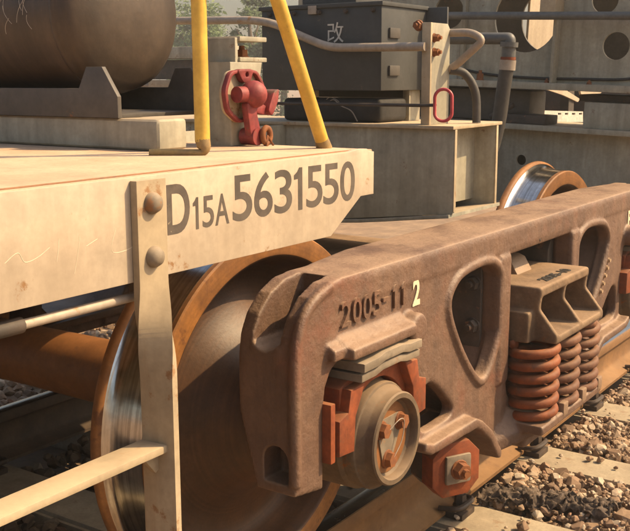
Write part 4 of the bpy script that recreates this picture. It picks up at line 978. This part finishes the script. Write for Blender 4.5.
mktube("long_rod", "bolt_rust", nw, [(4.95, 3.0, 0.94), (4.95, 5.2, 0.94)], 0.012, 8)
mkbox("leg", "olive_grey", nw, 5.1, 5.3, 3.5, 3.8, -0.30, 0.76, 0.01)
mkbox("leg", "olive_grey", nw, 5.1, 5.3, 5.6, 5.9, -0.30, 0.76, 0.01)
pp = thing("deck_pipe", "dark pipe lying level behind the platform end", "pipe", (1.6, 1.0, 0.95))
mktube("pipe", "grey_pipe", pp, [(1.6, 1.9, 1.0), (1.6, -0.2, 1.0)], 0.018, 12)
mkbox("plank", "sand_plate", pp, 1.5, 1.66, 0.9, 1.9, 0.955, 0.975, 0.002)

def tree(px, dist, height, rx, rz, lm, label, seed, name="broadleaf_tree"):
    v = VD + VR * ((px - 315) / 990.96); v.z = 0; v.normalize()
    base = Vector((CAM.x + v.x * dist, CAM.y + v.y * dist, -0.30)); rnd = random.Random(seed)
    t = thing(name, label, "tree", base, "trees beyond the yard")
    bm = bmesh.new(); tube(bm, [base, base + Vector((0.05, 0, height * .35)), base + Vector((0, 0.1, height * .75))], [0.16, 0.12, 0.04], 8)
    for k in range(6):
        a = rnd.uniform(0, 6.28); h = height * rnd.uniform(.3, .6); q = base + Vector((0, 0, h))
        tube(bm, [q, q + Vector((math.cos(a) * rx * .6, math.sin(a) * rx * .6, height * .2))], [0.06, 0.02], 6)
    finish(bm, "trunk", "bark", t, 60)
    V, F = [], []
    clumps = []
    for k in range(26):
        d = Vector((rnd.gauss(0, 1), rnd.gauss(0, 1), rnd.gauss(0, 1))).normalized() * rnd.uniform(.35, 1)
        clumps.append((Vector((d.x * rx, d.y * rx, height - rz + d.z * rz)), rnd.uniform(.22, .42) * rx))
    for c, r_ in clumps:
        for _ in range(190):
            p = c + Vector((rnd.gauss(0, 1), rnd.gauss(0, 1), rnd.gauss(0, .8))) * r_ * .55
            s = rnd.uniform(.05, .11); a = Vector((rnd.uniform(-1, 1), rnd.uniform(-1, 1), rnd.uniform(-1, 1))).normalized(); b = a.orthogonal().normalized()
            i = len(V); V += [p - a * s, p + b * s * .5, p + a * s, p - b * s * .5]; F.append((i, i + 1, i + 2, i + 3))
    me = bpy.data.meshes.new("crown"); me.from_pydata([tuple(q) for q in V], [], F); link("crown", me, lm, t)
tree(200, 34, 4.5, 1.0, 1.7, "leaf", "pale green tree beyond the yard, left of the sky gap", 1)
tree(221, 37, 3.9, 0.8, 1.6, "leaf", "low pale green tree under the sky gap", 2)
tree(255, 30, 4.3, 0.75, 1.7, "leaf_dark", "darker green tree beyond the yard, right of the sky gap", 3)
tree(228, 52, 4.2, 1.6, 1.9, "leaf", "hazy green tree farthest beyond the yard", 4)
tree(285, 40, 4.4, 1.4, 2.2, "leaf_dark", "green tree glimpsed under the dark grey box", 5)
tree(178, 40, 4.8, 1.3, 2.2, "leaf", "pale green tree glimpsed beside the air tank", 6)

# ================================================================== HAZE
hz = bmesh.new(); box(hz, -190, 190, -190, 190, -1.3, 6.5); ho = finish(hz, "haze", None)
hm = bpy.data.materials.new("haze_air"); hm.use_nodes = True; hn = hm.node_tree.nodes; hn.clear()
out = hn.new("ShaderNodeOutputMaterial"); pv = hn.new("ShaderNodeVolumePrincipled")
pv.inputs["Color"].default_value = (0.95, 0.93, 0.88, 1); pv.inputs["Density"].default_value = 0.004; pv.inputs["Anisotropy"].default_value = 0.2
hm.node_tree.links.new(pv.outputs[0], out.inputs["Volume"]); ho.data.materials.append(hm)
tag(ho, "pale summer haze in the air", None, kind="stuff")
